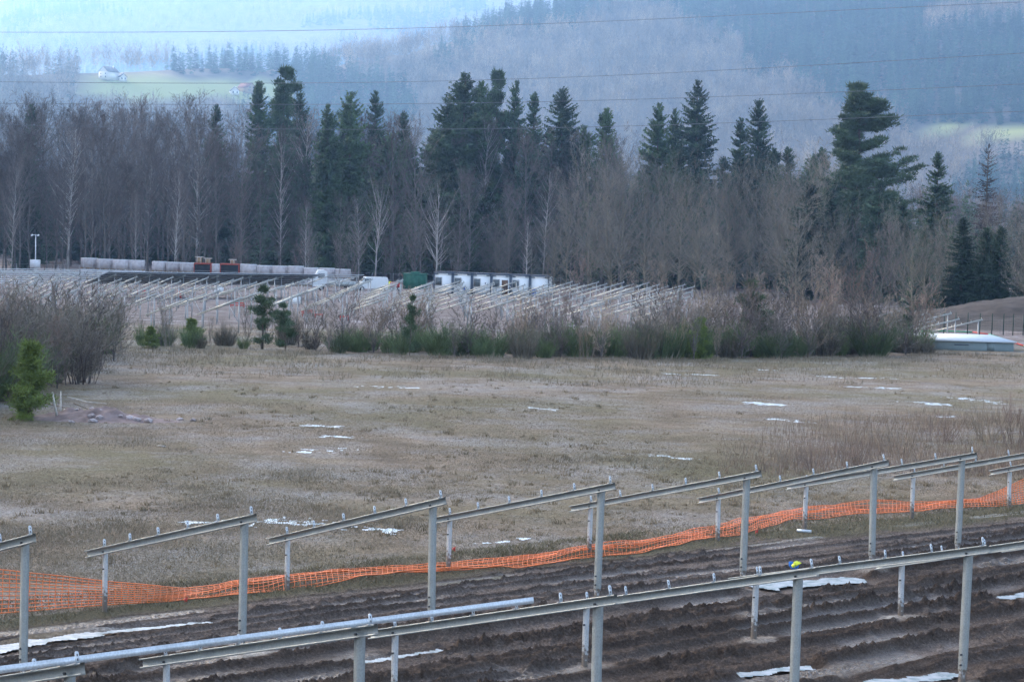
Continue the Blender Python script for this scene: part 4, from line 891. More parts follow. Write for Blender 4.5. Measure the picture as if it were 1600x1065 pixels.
# ---------------------------------------------------------------- far rows of mounting frames
def far_frame_meshes():
    d = {}
    top = Z3 * HREAR; L = LOWOFF / math.cos(TILT) + 1.08
    m = MB(); c = top + SL * (0.46 - L / 2); m.box(c, (L, 0.05, 0.11), (SL, RD3, SN))
    for s in CLIP_S: m.box(top + SL * s + SN * 0.12, (0.05, 0.03, 0.12), (SL, RD3, SN))
    d['rafter'] = m.mesh('rafter', M['zinc'])
    m = MB(); m.box(Z3 * (HREAR / 2 - .2) + RD3 * .07, (0.06, 0.09, HREAR + .4), (RD3, ND3, Z3)); d['rear_post'] = m.mesh('rear_post', M['zinc_dull'])
    m = MB(); m.box(Z3 * (HFRONT / 2 - .2) - ND3 * LOWOFF + RD3 * .06, (0.05, 0.08, HFRONT + .4), (RD3, ND3, Z3)); d['front_post'] = m.mesh('front_post', M['zinc_dull'])
    m = MB(); m.bar(Z3 * 0.75 + RD3 * .03, top - SL * 1.35 + RD3 * .05 - SN * .05, 0.035); d['brace'] = m.mesh('brace', M['zinc_dull'])
    return d
FF = far_frame_meshes()
def proj(p):
    q = np.asarray(p, float) - np.array([0, 0, CAM_H]); d = q @ FWD
    return 800 + F_PX * (q @ RGT) / d, 532.5 - F_PX * (q @ UPV) / d
def far_frame(q, label, group, brace=False, z=None):
    o = empty('mounting_frame', (q[0], q[1], gz(*q) if z is None else z)); tag(o, label, 'mounting frame', group)
    for k in ('rafter', 'rear_post', 'front_post') + (('brace',) if brace else ()): obj(k, FF[k], o)
    return o
mod0 = at_ground(178, 430, HREAR)[:2]          # corner of the finished table at the far left
vmod = mod0 @ ND; umod = mod0 @ RD
cnt = 0
for j in range(1, 18):
    v = vmod + 8.6 * j
    for k in range(-45, 60):
        q = RD * (umod + SPACE * (k + 0.37 * (j % 3))) + ND * v
        if not (139 < q[1] < 275): continue
        px, py = proj((q[0], q[1], gz(*q) + HREAR))
        if not (-40 < px < 1085) or (px > 480 and q[1] < 150) or (px > 560 and q[1] > 262 - 0.02 * (px - 560)): continue
        if vnoise(np.array([k * .35]), np.array([j * 1.7]), 7)[0] < .16: continue
        if 640 < px < 900 and q[1] > 225 and (k + j) % 2: continue
        lab = 'bare steel frame of the far rows behind the left half of the scrub' if px < 620 else 'bare steel frame of the far rows in front of the white cabins'
        far_frame(q, lab, 'far frames behind the left scrub' if px < 620 else 'far frames before the cabins', (k + j) % 2 == 0); cnt += 1
for i, (px, py) in enumerate([(1443, 491), (1480, 491), (1455, 502), (1492, 500), (1528, 501), (1400, 487)]):
    p = at_depth(px, py, 171 + 2.5 * (i % 3)); far_frame(p[:2], 'steel frame behind the low flat roofed kiosk at the right', 'frames behind the kiosk', False, p[2] - HREAR)

# far rows that already carry purlins, and the table that carries modules
def purlin_table(j, px0, px1, label, modules=False):
    v = vmod - 8.6 * j; us = []
    for k in np.arange(-40, 40, 1.0):
        q = RD * (umod + SPACE * k) + ND * v
        px, _ = proj((q[0], q[1], gz(*q) + HREAR))
        if px0 <= px <= px1: us.append(umod + SPACE * k)
    if len(us) < 2: return
    qs = [RD * u + ND * v for u in us]; o = empty('purlin_table' if not modules else 'module_table', (qs[0][0], qs[0][1], gz(*qs[0]))); tag(o, label, 'mounting table', 'finished tables at the far left')
    org = np.array(o.location)
    for q in qs:
        for k in ('rafter', 'rear_post', 'front_post'):
            c = obj(k, FF[k], o); c.location = np.array([q[0], q[1], gz(*q)]) - org
    a, b = (np.array([q[0], q[1], gz(*q)]) - org for q in (qs[0], qs[-1])); d = unit(b - a); a = a - d * .9; b = b + d * .9
    for s in CLIP_S:
        off = Z3 * HREAR + SL * s + SN * 0.115
        MB().bar(a + off, b + off, 0.05, 0.07, SN).build('purlin', M['zinc_dull' if modules else 'zinc_pale'], o)
    if modules:
        Lr = np.linalg.norm(b - a); nm = int(Lr / 2.0); pm = MB().box((0, 0, 0), (1.97, 1.03, 0.04), (d, SL, np.cross(d, SL))).mesh('module', M['module_back'])
        for i in range(nm):
            for s in range(5):
                c = obj('module', pm, o); c.location = a + d * (2.0 * i + 1.0) + Z3 * HREAR + SL * (-4.1 + 1.05 * s) + SN * 0.19
purlin_table(0, 176, 520, 'dark table fully covered with modules, seen from below', True)
purlin_table(0, -90, 175, 'bare purlin table left of the dark module table')
purlin_table(1, -60, 560, 'purlin table directly behind the dark module table')
purlin_table(2, -60, 250, 'rearmost purlin table in front of the camera mast')

# ---------------------------------------------------------------- site cabins
CA = math.radians(-5); cx = np.array([math.cos(CA), math.sin(CA), 0]); cy = np.array([-math.sin(CA), math.cos(CA), 0])
c0 = at_ground(677, 458)
CAX = (cx, cy, Z3)
details = ['with one window left of the blue barrel', 'with the blue barrel at its foot', 'with one window and no barrel or door', 'with the open brown door', 'with one window right of the open door', 'without a window at the right end']
for i in range(6):
    W, D, Hc = 2.43, 6.0, 2.62
    b = c0 + cx * (2.46 * i); b[2] = c0[2] - 0.02 * i - 0.05
    o = empty('site_cabin', b); tag(o, f'white site cabin with slate frame, {details[i]}', 'site cabin', 'row of white site cabins')
    MB().box(cx * W / 2 + cy * D / 2 + Z3 * Hc / 2, (W - .1, D - .1, Hc - .1), CAX).build('wall', M['white_panel'], o)
    for sx in (0.07, W - 0.07):
        MB().box(cx * sx + cy * 0.07 + Z3 * Hc / 2, (0.16 if sx < 1 else .15, 0.16, Hc), CAX).build('corner_post', M['slate_frame'], o)
        MB().box(cx * sx + cy * (D - 0.07) + Z3 * Hc / 2, (0.15, 0.15, Hc), CAX).build('corner_post', M['slate_frame'], o)
    MB().box(cx * W / 2 + cy * 0.05 + Z3 * (Hc - 0.07), (W - .3, 0.14, 0.15), CAX).build('top_rail', M['slate_frame'] if i % 2 == 9 else M['white_panel'], o)
    for sx in (0.36, W - .36): MB().box(cx * sx + cy * 0.04 + Z3 * (Hc - 0.10), (0.5, 0.16, 0.12), CAX).build('corner_plate', M['slate_frame'], o)
    MB().box(cx * W / 2 + cy * 0.06 + Z3 * 0.05, (W - .3, 0.13, 0.12), CAX).build('bottom_rail', M['slate_frame'], o)
    m = MB().box(cx * W / 2 + cy * D / 2 + Z3 * (Hc + .05), (W + .02, D + .1, .1), CAX); rf = m.build('roof', M['roof_grey'], o)
    if i < 5:
        w0 = 0.62 if i != 3 else 0.60
        f = MB().box(cx * w0 + cy * 0.035 + Z3 * 1.6, (0.92, 0.06, 1.08), CAX).build('window', M['concrete'], o)
        MB().box(cx * w0 + cy * 0.012 + Z3 * 1.6, (0.74, 0.04, 0.90), CAX).build('pane', M['pane'], f)
        for zz_ in (1.35, 1.6, 1.85): MB().box(cx * w0 - cy * 0.012 + Z3 * zz_, (0.74, 0.015, 0.03), CAX).build('slat', M['roof_grey'], f)
    if i == 3:
        f = MB().box(cx * 1.72 + cy * 0.03 + Z3 * 1.08, (0.98, 0.07, 2.1), CAX).build('door', M['white_panel'], o)
        MB().box(cx * 1.72 - cy * 0.012 + Z3 * 1.06, (0.80, 0.03, 1.98), CAX).build('opening', simple('brown_door_interior', (0.13, 0.075, 0.05), .8, var=.6, scale=1.2), f)
    if i in (2, 5): MB().box(cx * 1.7 + cy * 0.02 + Z3 * 1.55, (0.12, 0.08, 0.18), CAX).build('meter_box', M['slate_frame'], o)
def barrel(px, py, Y, lab):
    x = x_at(px, Y, py); z = gz(x, Y); o = empty('barrel', (x, Y, z)); tag(o, lab, 'barrel')
    a = np.linspace(0, 1, 7); MB().tube(np.stack([0 * a, 0 * a, a * .9], 1), [.27, .29, .30, .30, .30, .29, .27], 14).build('body', M['blue'], o, True)
    MB().tube([(0, 0, .9), (0, 0, .94)], .28, 14).build('lid', M['blue'], o)
barrel(723, 455, c0[1] - 2.2, 'blue plastic barrel in front of the second cabin'); barrel(834, 460, c0[1] - 4.5, 'blue plastic barrel in front of the last cabin')

# ---------------------------------------------------------------- pallets and boxes
def stack_px(px0, px1, ytop, Y, lab, group):
    x0, x1 = x_at(px0, Y, ytop), x_at(px1, Y, ytop); xm = (x0 + x1) / 2; z = gz(xm, Y); H = z_at((px0 + px1) / 2, ytop, Y) - z; w = x1 - x0 - .06
    o = empty('pallet_stack', (xm, Y, z), random.uniform(-.05, .05)); tag(o, lab, 'pallet stack', group)
    hh = (H - .3) / 2
    for k in range(2):
        zb = k * (hh + .15)
        for s in (-.45, 0, .45): MB().box((w * s, 0, zb + .05), (.1, 1.15, .1)).build('pallet_block', M['wood'], o)
        MB().box((0, 0, zb + .125), (w, 1.2, .04)).build('pallet_deck', M['wood'], o)
        MB().box((random.uniform(-.03, .03), 0, zb + .15 + hh / 2), (w - .04, 1.14, hh - .02)).build('wrapped_carton', M['wrap'], o)
    MB().box((0, 0, H + .02), (w - .02, 1.17, .10)).build('film_cover', M['wrap_top'], o)
    for s in (-.3, .3): MB().box((w * s, 0, H / 2 + .1), (.02, 1.185, H - .2)).build('strap', M['wrap_top'], o)
def stacks(px0, px1, n, y0, y1, Y, where):
    for i in range(n):
        a, b = px0 + (px1 - px0) * i / n, px0 + (px1 - px0) * (i + 1) / n
        stack_px(a, b, y0 + (y1 - y0) * (i + .5) / n + random.uniform(-1, 1), Y + random.uniform(-.6, .6) - i * .5, f'film wrapped pallet stack {where}', 'pallet stacks ' + where)
stacks(127, 226, 4, 402.5, 408, 302, 'in the group right of the camera mast')
stacks(238, 304, 3, 408, 412, 298, 'left of the red topped racks')
stacks(377, 548, 7, 413, 421, 294, 'right of the red topped racks')
def rack_px(px0, px1, ytop, Y, lab):
    x0, x1 = x_at(px0, Y, ytop), x_at(px1, Y, ytop); xm = (x0 + x1) / 2; z = gz(xm, Y); H = z_at((px0 + px1) / 2, ytop, Y) - z; w = x1 - x0
    o = empty('storage_rack', (xm, Y, z)); tag(o, lab, 'rack')
    MB().box((0, .05, H / 2 - .1), (w - .1, 1.6, H - .25)).build('dark_interior', M['black'], o)
    for s in (-1, 1): MB().box((s * (w / 2 - .06), 0, H / 2 - .06), (.12, 1.75, H - .12)).build('side_panel', M['rust_red'], o)
    MB().box((0, 0, H - .06), (w + .1, 1.8, .16)).build('top_beam', M['rust_red'], o)
    for k in range(3): MB().box((0, -.78, .5 + k * .6), (w - .24, .05, .06)).build('shelf_rail', M['zinc_dull'], o)
    return xm, Y, z + H
def crate_on(x, Y, z, w, h, lab):
    o = empty('wooden_crate', (x, Y, z + .03)); tag(o, lab, 'crate')
    MB().box((0, 0, h / 2), (w * .72, .8, h)).build('box', M['wood'], o); MB().box((0, 0, h + .05), (w * 1.25, 1.0, .1)).build('lid', M['ply'], o)
    for s in (-.25, .25): MB().box((s * w, -.42, h / 2), (.08, .05, h)).build('batten', M['ply'], o)
a = rack_px(304, 331, 411, 297, 'left red topped rack carrying two wooden crates'); crate_on(a[0] - .55, a[1], a[2], .9, .75, 'taller wooden crate on the left red topped rack'); crate_on(a[0] + .65, a[1], a[2], .9, .6, 'lower wooden crate on the left red topped rack')
a = rack_px(345, 375, 412, 296, 'right red topped rack carrying one wooden crate'); crate_on(a[0] + .3, a[1], a[2], .8, .5, 'single wooden crate on the right red topped rack')
for px0, px1, lab in ((331, 344, 'narrow pale pallet stack between the red topped racks'), (375.5, 381, 'thin pale pallet stack touching the right rack')): stack_px(px0, px1, 413, 295.5, lab, None)

# ---------------------------------------------------------------- vehicles, container, mast, boards
def wheel(o, p, r_, w=.22):
    t = MB().tube([np.array(p) + [0, -w / 2, 0], np.array(p) + [0, w / 2, 0]], r_, 16).build('wheel', M['tyre'], o); MB().tube([np.array(p) + [0, -w / 2 - .01, 0], np.array(p) + [0, w / 2 + .01, 0]], r_ * .55, 12).build('rim', M['zinc_pale'], t)
def prism_y(m, prof, w):
    P = np.array(prof); n = len(P); V = np.concatenate([np.stack([P[:, 0], np.full(n, -w / 2), P[:, 1]], 1), np.stack([P[:, 0], np.full(n, w / 2), P[:, 1]], 1)])
    i = np.arange(n); k = (i + 1) % n; m.add(V, np.stack([i, k, k + n, i + n], 1))
    c = np.arange(1, n - 1); m.add(V[:n], (), np.stack([0 * c, c + 1, c], 1)); m.add(V[n:], (), np.stack([0 * c, c, c + 1], 1)); return m
def van(px, py, Y, lab, rz, s=1.0, flat=False):
    x = x_at(px, Y, py); o = empty('van' if not flat else 'flatbed_truck', (x, Y, gz(x, Y)), rz, s); tag(o, lab, 'van' if not flat else 'truck')
    if flat: prism_y(MB(), [(-2.6, .5), (-.9, .5), (-.9, 2.3), (-1.3, 2.5), (-2.0, 2.45), (-2.5, 1.5), (-2.7, 1.2)], 2.0).build('body', M['white_paint'], o); MB().box((1.1, 0, .85), (3.9, 2.1, .55)).build('flatbed', M['zinc'], o); MB().box((-1.6, 0, 1.8), (.8, 2.02, .55)).build('side_window', M['pane'], o)
    else:
        prism_y(MB(), [(-2.5, .35), (2.4, .35), (2.45, 1.6), (2.3, 2.1), (-1.0, 2.1), (-1.7, 1.35), (-2.4, 1.15), (-2.55, .8)], 1.85).build('body', M['white_paint'], o); MB().box((-.75, 0, 1.62), (1.0, 1.87, .5)).build('side_window', M['pane'], o)
        m = MB(); m.box((-1.40, 0, 1.76), (.03, 1.6, .75), (unit(np.array([.73, 0, -.68])), np.array([0, 1, 0]), unit(np.array([.68, 0, .73])))); m.build('windscreen', M['pane'], o)
    for sx in (-1.6, 1.6):
        for sy in (-.85, .85): wheel(o, (sx, sy, .34), .34)
van(522, 440, 272, 'white truck parked beside the end of the dark module table', .15, 1.05, True)
van(580, 446, 275, 'white van parked between the frames left of the green container', .3, .85)
x = x_at(649, 292, 440); o = empty('green_container', (x, 292, gz(x, 292)), -.1); tag(o, 'green steel container with a domed lid left of the cabins', 'container')
Hg = z_at(649, 428, 292) - gz(x, 292)
MB().box((0, 0, Hg / 2), (3.0, 2.4, Hg)).build('body', M['green_paint'], o)
for k in range(7): MB().box((-1.35 + k * .45, -1.22, Hg / 2), (.1, .08, Hg - .2)).build('rib', M['green_paint'], o)
MB().box((0, 0, Hg + .02), (3.15, 2.5, .14)).build('top_rim', M['green_paint'], o); MB().box((0, 0, Hg + .2), (1.2, 1.2, .26)).build('hatch', M['green_paint'], o)
x = x_at(618, 280, 450); o = empty('generator', (x, 280, gz(x, 280))); tag(o, 'small red and yellow machine below the green container', 'machine')
MB().box((0, 0, .75), (1.5, .8, .7)).build('housing', M['red'], o); MB().box((-.75, 0, .7), (.3, .7, .9)).build('front_guard', M['yellow'], o); MB().tube([(.3, 0, 1.1), (.3, 0, 1.5)], .06, 8).build('exhaust', M['zinc_dull'], o)
for sx in (-.5, .5): wheel(o, (sx, -.4, .25), .25)
# camera mast
x = x_at(55.5, 296, 400); z = gz(x, 296); ht = z_at(55.5, 367, 296) - z
o = empty('camera_mast', (x, 296, z)); tag(o, 'slim grey pole with surveillance cameras at the far left', 'camera mast')
MB().tube([(0, 0, 0), (0, 0, ht)], [.09, .06], 10).build('pole', M['zinc_pale'], o)
MB().box((0, 0, ht), (1.0, .06, .06)).build('crossbar', M['zinc_pale'], o)
for s in (-.42, .42): MB().tube([(s, 0, ht), (s - .12, -.28, ht - .09)], .11, 8).build('camera_head', M['white_paint'], o)
zb = z_at(55.5, 412, 296) - z; MB().box((0, -.15, zb), (1.35, .5, 1.15)).build('cabinet', M['wrap_top'], o); MB().box((0, 0, (zb - .5) / 2), (.3, .3, zb - .5)).build('plinth', M['concrete'], o)
def board(px, py, Y, w, h, lab):
    x = x_at(px, Y, py); z = gz(x, Y); zc = z_at(px, py, Y) - z; o = empty('notice_board', (x, Y, z)); tag(o, lab, 'board')
    MB().box((0, 0, zc), (w, .05, h)).build('panel', M['white_panel'], o)
    for s in (-.3, .3): MB().box((s * w, .05, (zc + h / 2) / 2), (.06, .06, zc + h / 2)).build('post', M['zinc_dull'], o)
board(342, 452, 232, 1.0, .78, 'white board on posts below the dark module table'); board(461, 469, 205, 1.05, .7, 'white board on posts beside the slim young pine')
def barrier(px, py, Y, w, h, tilt, lab):
    x = x_at(px, Y, py); z = z_at(px, py, Y); g_ = gz(x, Y); z = min(z, g_ + .7); w *= .8; h *= .7; o = empty('red_barrier', (x, Y, g_)); tag(o, lab, 'barrier')
    ax = (np.array([math.cos(tilt), 0, math.sin(tilt)]), np.array([0, 1.0, 0]), np.array([-math.sin(tilt), 0, math.cos(tilt)]))
    for k in (-.32, .32): MB().box((0, 0, z - g_ + k * h), (w, .05, h * .34), ax).build('rail', M['red'], o)
    for s in (-.4, .4): MB().box((s * w, 0, (z - g_) / 2), (.06, .08, z - g_)).build('foot', M['red'], o)
barrier(221, 454, 232, 1.2, .3, .3, 'red plastic barrier farthest left under the module table'); barrier(281, 460, 222, .8, .6, -.9, 'steeply tilted red barrier among the far frames'); barrier(371, 475, 196, 2.0, .45, 0, 'longest red barrier left of the slim young pine')
barrier(481, 487, 180, 1.4, .35, .15, 'red barrier right of the lower white board'); barrier(498, 491, 176, .9, .15, 0, 'low flat red barrier right of the lower white board'); barrier(538, 494, 172, 1.0, .2, .1, 'small red barrier just above the scrub strip')
# site fence behind the pallets
o = empty('site_fence', (0, 305, gz(0, 305))); tag(o, 'thin wire fence along the foot of the wood', 'fence')
xs = np.arange(x_at(-40, 305), x_at(900, 305), 3.0)
for xx in xs: MB().box((xx, 0, .9), (.05, .05, 2.0)).build('post', M['zinc_dull'], o)
for zz_ in (.3, .9, 1.85): MB().box(((xs[0] + xs[-1]) / 2, -.04, zz_), (xs[-1] - xs[0], .015, .02)).build('wire', M['zinc_dull'], o)

# ---------------------------------------------------------------- right end: kiosk, mound, fence, hose, brush pile
k0 = at_ground(1452, 546); k1 = at_ground(1571, 546); kw = k1[0] - k0[0]
o = empty('utility_kiosk', ((k0[0] + k1[0]) / 2, k0[1], k0[2])); tag(o, 'low grey green kiosk with a wide pale flat roof', 'kiosk')
MB().box((0, 4.0, .12), (kw - .2, 8.0, 1.0)).build('wall', M['kiosk'], o); MB().box((0, 4.0, .66), (kw + .15, 8.3, .09)).build('roof', M['white_roof'], o)
MB().box((-.75, -.01, .4), (1.0, .04, .06)).build('vent', M['slate_frame'], o); MB().box((1.3, -.005, .3), (.55, .03, .55)).build('door', M['kiosk'], o)
mx = np.linspace(28, 80, 90); my = np.linspace(178, 240, 60); X, Y = np.meshgrid(mx, my)
hm = 2.6 * np.exp(-(((X - 51) / 12.0) ** 2) - ((Y - 207) / 12) ** 2) + 1.6 * np.exp(-(((X - 66) / 9.0) ** 2) - ((Y - 203) / 11) ** 2)
hm = hm * (0.75 + .5 * fbm(X / 6, Y / 6, 201, 4)) + .7 * (fbm(X / 2.2, Y / 2.2, 202, 4) - .5) * sstep(.1, .5, hm) - 0.12
ii = (np.arange(59)[:, None] * 90 + np.arange(89)[None]).ravel()
tag(obj('earth_mound', mesh_np('earth_mound', np.stack([X, Y, ground_z(X, Y) + hm], -1).reshape(-1, 3), np.stack([ii, ii + 1, ii + 91, ii + 90], 1), simple('brown_earth', (.055, .043, .037), .95, var=.4, scale=.8, coord='Position'), True)), kind='structure')
o = empty('boundary_fence', (0, 178, gz(40, 178))); tag(o, 'dark green post and mesh fence before the earth mound', 'fence')
fpx = [1455, 1475, 1493, 1512, 1531, 1550, 1568, 1583, 1599, 1616]
for px in fpx: MB().box((x_at(px, 178, 510), 0, .85), (.07, .07, 1.9)).build('post', M['fence_green'], o)
xa, xb = x_at(fpx[0], 178, 510), x_at(fpx[-1], 178, 510)
m = MB()
for zz_ in np.arange(.15, 1.75, .2): m.box(((xa + xb) / 2, -.04, zz_), (xb - xa, .008, .012))
for xx in np.arange(xa, xb, .25): m.box((xx, -.045, .9), (.006, .006, 1.6))
tag(m.build('mesh_panel', M['fence_green'], o), kind='stuff')
hp = [at_ground(px, py, .06) for px, py in [(1440, 517), (1480, 517), (1520, 518.5), (1545, 522), (1570, 530), (1600, 540), (1640, 552)]]
o = empty('marker_hose', hp[0]); tag(o, 'red and green striped hose curving along the slope at the right', 'hose')
for a, b, c in zip(hp[:-1], hp[1:], ['green_pipe', 'green_pipe', 'red', 'green_pipe', 'red', 'green_pipe']): MB().tube([a - hp[0], (a + b) / 2 - hp[0], b - hp[0]], .06, 6).build('segment', M[c], o)
for px, yb, H, w in [(1412, 551, 1.7, 1.0), (1430, 552, 1.3, 1.5), (1446, 553, .9, 1.5)]:
    g0 = at_ground(px, yb); plant('broom3', 'brush_pile', g0[0], g0[1], H, 'dark heap of cut brush against the kiosk', 'brush', 'cut brush against the kiosk', w * 1.3)

# ---------------------------------------------------------------- rubble and stakes beside the left thicket
rc = at_ground(150, 656); mx = np.linspace(-3.2, 3.2, 80); my = np.linspace(-1.6, 2.2, 50); X, Y = np.meshgrid(mx, my)
hm = .42 * np.exp(-((X / 1.9) ** 2) - ((Y - .3) / .9) ** 2) * (.3 + 1.3 * fbm(X / .35, Y / .35, 211, 4)) - .04
ii = (np.arange(49)[:, None] * 80 + np.arange(79)[None]).ravel()
o = obj('rubble_heap', mesh_np('rubble_heap', np.stack([X, Y, hm + field_z(X + rc[0], Y + rc[1]) - rc[2]], -1).reshape(-1, 3), np.stack([ii, ii + 1, ii + 81, ii + 80], 1), M['rubble'], True)); o.location = rc
tag(o, 'low heap of pinkish earth beside the left thicket', 'heap')
def rock(seed, s):
    r = np.random.default_rng(seed); import bmesh
    bm = bmesh.new(); bmesh.ops.create_icosphere(bm, subdivisions=1, radius=1)
    for v in bm.verts: v.co *= r.uniform(.7, 1.15); v.co.z *= .55
    me = bpy.data.meshes.new('stone'); bm.to_mesh(me); bm.free(); me.materials.append(M['stone']); return me
rocks = [rock(i, 1) for i in range(4)]
for i in range(16):
    ox, oy = random.gauss(.6, 1.3), random.gauss(-.1, .6); s = random.uniform(.07, .2); o = obj('stone', rocks[i % 4]); zg = float(field_z(np.array([rc[0] + ox]), np.array([rc[1] + oy]))[0]) + max(0, .42 * math.exp(-(ox / 1.9) ** 2 - ((oy - .3) / .9) ** 2) * .95 - .04)
    o.location = (rc[0] + ox, rc[1] + oy, zg + s * .2); o.scale = (s, s, s); o.rotation_euler = (random.uniform(-.3, .3), random.uniform(-.3, .3), random.uniform(0, 6)); tag(o, 'grey pink stone lying on the earth heap by the left thicket', 'stone', 'stones on the earth heap')
def stick(a, b, rad, lab, mat='ply', group=None): tag(MB().tube([a, (np.array(a) + b) / 2 + np.random.default_rng(int(a[0] * 99) % 1000).normal(0, .03, 3), b], [rad, rad * .8, rad * .5], 6).build('dead_branch', M[mat]), lab, 'branch', group)
s0 = at_ground(90, 655); stick(s0, at_depth(82, 612, s0[1]), .055, 'longer bleached stake leaning by the earth heap'); s0 = at_ground(94, 648); stick(s0, at_depth(95, 611, s0[1] + .3), .045, 'shorter upright bleached stake by the earth heap')
for i, (p0, p1) in enumerate([((100, 650), (118, 656)), ((70, 640), (100, 656)), ((168, 650), (174, 662)), ((115, 640), (135, 641)), ((105, 630), (122, 652))]):
    a = at_ground(*p0) + [0, 0, .25]; b = at_ground(*p1) + [0, 0, .06]; b[1] = a[1] + np.clip(b[1] - a[1], -.6, .6); b[2] = gz(b[0], b[1]) + .08; stick(a, b, .03, 'short dead branch lying on the earth heap', 'tan_twig' if i % 2 else 'ply', 'dead branches on the earth heap')
for px, py in ((709, 861), (290, 941), (1182, 834)):
    p = at_ground(px, py); tag(MB().tube([p + [0, 0, -.02], p + [0, 0, .07], p + [.05, 0, .12]], [.03, .035, .012], 8).build('red_marker', M['red']), {709: 'small red cap lying in the grass behind the net', 290: 'small red cap where the net collapses', 1182: 'small red cap in front of the folded net'}[px], 'cap')
p = at_ground(1245, 832); tag(MB().tube([p + [0, 0, .06], p + [.34, -.08, .05]], .04, 10).build('steel_tube', M['zinc_pale']), 'short steel tube lying by a post near the net', 'tube')
p = at_ground(246, 697); tag(MB().bar(p + [0, 0, .03], p + [.28, -.2, .03], .06, .03).build('wood_chip', M['ply']), 'pale piece of wood lying on the open field', 'wood')

# ---------------------------------------------------------------- power cables
for lab, pts in [('uppermost dark power cable crossing the haze', [(-120, 50, 290), (400, 49, 280), (800, 39, 268), (1200, 22, 256), (1720, -2, 243)]), ('second power cable, crossing just above the tree tops', [(-120, 126, 290), (400, 131, 278), (800, 122.5, 266), (1200, 107, 254), (1720, 76, 240)]),
                 ('third power cable, running behind the spruce tips', [(-120, 161, 292), (400, 163, 280), (800, 160.5, 268), (1200, 148, 256), (1720, 126, 242)]), ('lowest power cable, pale against the dark firs', [(-120, 192, 292), (400, 201, 280), (800, 201.5, 268), (1200, 189.5, 256), (1720, 169, 242)])]:
    A = np.array([at_depth(*p) for p in pts]); tt = np.linspace(0, 1, 40); kx = np.linspace(0, 1, len(A)); co = [np.polyfit(kx, A[:, k], 3) for k in range(3)]
    C = np.stack([np.polyval(c, tt) for c in co], 1)
    tag(MB().tube(C, .032, 5).build('power_cable', M['cable']), lab, 'power cable')

# ---------------------------------------------------------------- far slopes: forest, houses
def far_hit(px, py):
    d = ray(px, py); ys = np.arange(900, 7000, 4.0); zz_ = CAM_H + d[2] * ys - ground_z(d[0] * ys, ys); k = np.argmax(zz_ < 0); return np.array([d[0] * ys[k], ys[k], ground_z(np.array([d[0] * ys[k]]), np.array([ys[k]]))[0]])
def forest(name, V, T, mat, pts, scl, label):
    pr = bpy.data.objects.new(name + '_kind', mesh_np(name + '_kind', V, T, mat))
    me = bpy.data.meshes.new(name); me.from_pydata([tuple(p) for p in pts], [], [])
    for k, t, a in (('size', 'FLOAT', scl), ('turn', 'FLOAT', np.random.default_rng(3).uniform(0, 6.28, len(pts)))):
        at = me.attributes.new(k, t, 'POINT'); at.data.foreach_set('value', np.asarray(a, np.float32))
    o = obj(name, me); ng = bpy.data.node_groups.new(name, 'GeometryNodeTree')
    ng.interface.new_socket('Geometry', in_out='INPUT', socket_type='NodeSocketGeometry'); ng.interface.new_socket('Geometry', in_out='OUTPUT', socket_type='NodeSocketGeometry')
    i_, o_ = ng.nodes.new('NodeGroupInput'), ng.nodes.new('NodeGroupOutput'); iop = ng.nodes.new('GeometryNodeInstanceOnPoints'); oi = ng.nodes.new('GeometryNodeObjectInfo'); oi.inputs['Object'].default_value = pr
    sz = ng.nodes.new('GeometryNodeInputNamedAttribute'); sz.data_type = 'FLOAT'; sz.inputs['Name'].default_value = 'size'; tn = ng.nodes.new('GeometryNodeInputNamedAttribute'); tn.data_type = 'FLOAT'; tn.inputs['Name'].default_value = 'turn'
    cb = ng.nodes.new('ShaderNodeCombineXYZ')
    L_ = ng.links.new; L_(i_.outputs[0], iop.inputs['Points']); L_(oi.outputs['Geometry'], iop.inputs['Instance']); L_(tn.outputs['Attribute'], cb.inputs[2]); L_(cb.outputs[0], iop.inputs['Rotation']); L_(sz.outputs['Attribute'], iop.inputs['Scale']); L_(iop.outputs[0], o_.inputs[0])
    md_ = o.modifiers.new('forest', 'NODES'); md_.node_group = ng
    tag(o, label, 'forest', None, 'stuff')
r = np.random.default_rng(11)
n = 60000; Y = np.sqrt(r.uniform(1250 ** 2, 2900 ** 2, n)); X = Y * r.uniform(-.275, .275, n)
yr = 2200 + (np.clip(X, -700, 1400) - 20) * .9; ok = (Y < yr + 40) & (is_meadow(X, Y, 26) < .3) & (hills(X, Y) > 12); X, Y = X[ok], Y[ok]
pick = r.uniform(0, 1, len(X)) < .62; X, Y = X[pick], Y[pick]
Z = ground_z(X, Y); qq = np.stack([X, Y, Z - CAM_H], 1); dd = qq @ FWD; PX = 800 + F_PX * (qq @ RGT) / dd; PY = 532.5 - F_PX * (qq @ UPV) / dd
nz = fbm(X / 140, Y / 140, 301, 3)
score = sstep(960, 1230, PX + (75 - PY) * 1.6) * .95 + (nz - .5) * 2.4 - .35 * np.exp(-((PX - 1130) / 130) ** 2 - ((PY - 95) / 28) ** 2) * 2
iscon = score > .45
tkf, Vc, Tc = conifer(401, 22, 4.8, .06, 90, .3, .8, .3, .9, 5); _, Vc2, Tc2 = conifer(402, 24, 4.2, .06, 90, .3, .8, .3, .9, 5)
def joined(tk, V, T):
    return V, T
_, Vb, Tb = bare_tree(411, 16, 4.4, .2, 26, 6, 4, 0, (.6, 1.2), 'round', .11, .25); _, Vb2, Tb2 = bare_tree(412, 18, 3.8, .2, 26, 6, 4, 0, (.7, 1.2), 'birch', .11, .2)
half = r.uniform(0, 1, len(X)) < .5; P = np.stack([X, Y, Z - .3], 1); S_ = r.uniform(.7, 1.2, len(X))
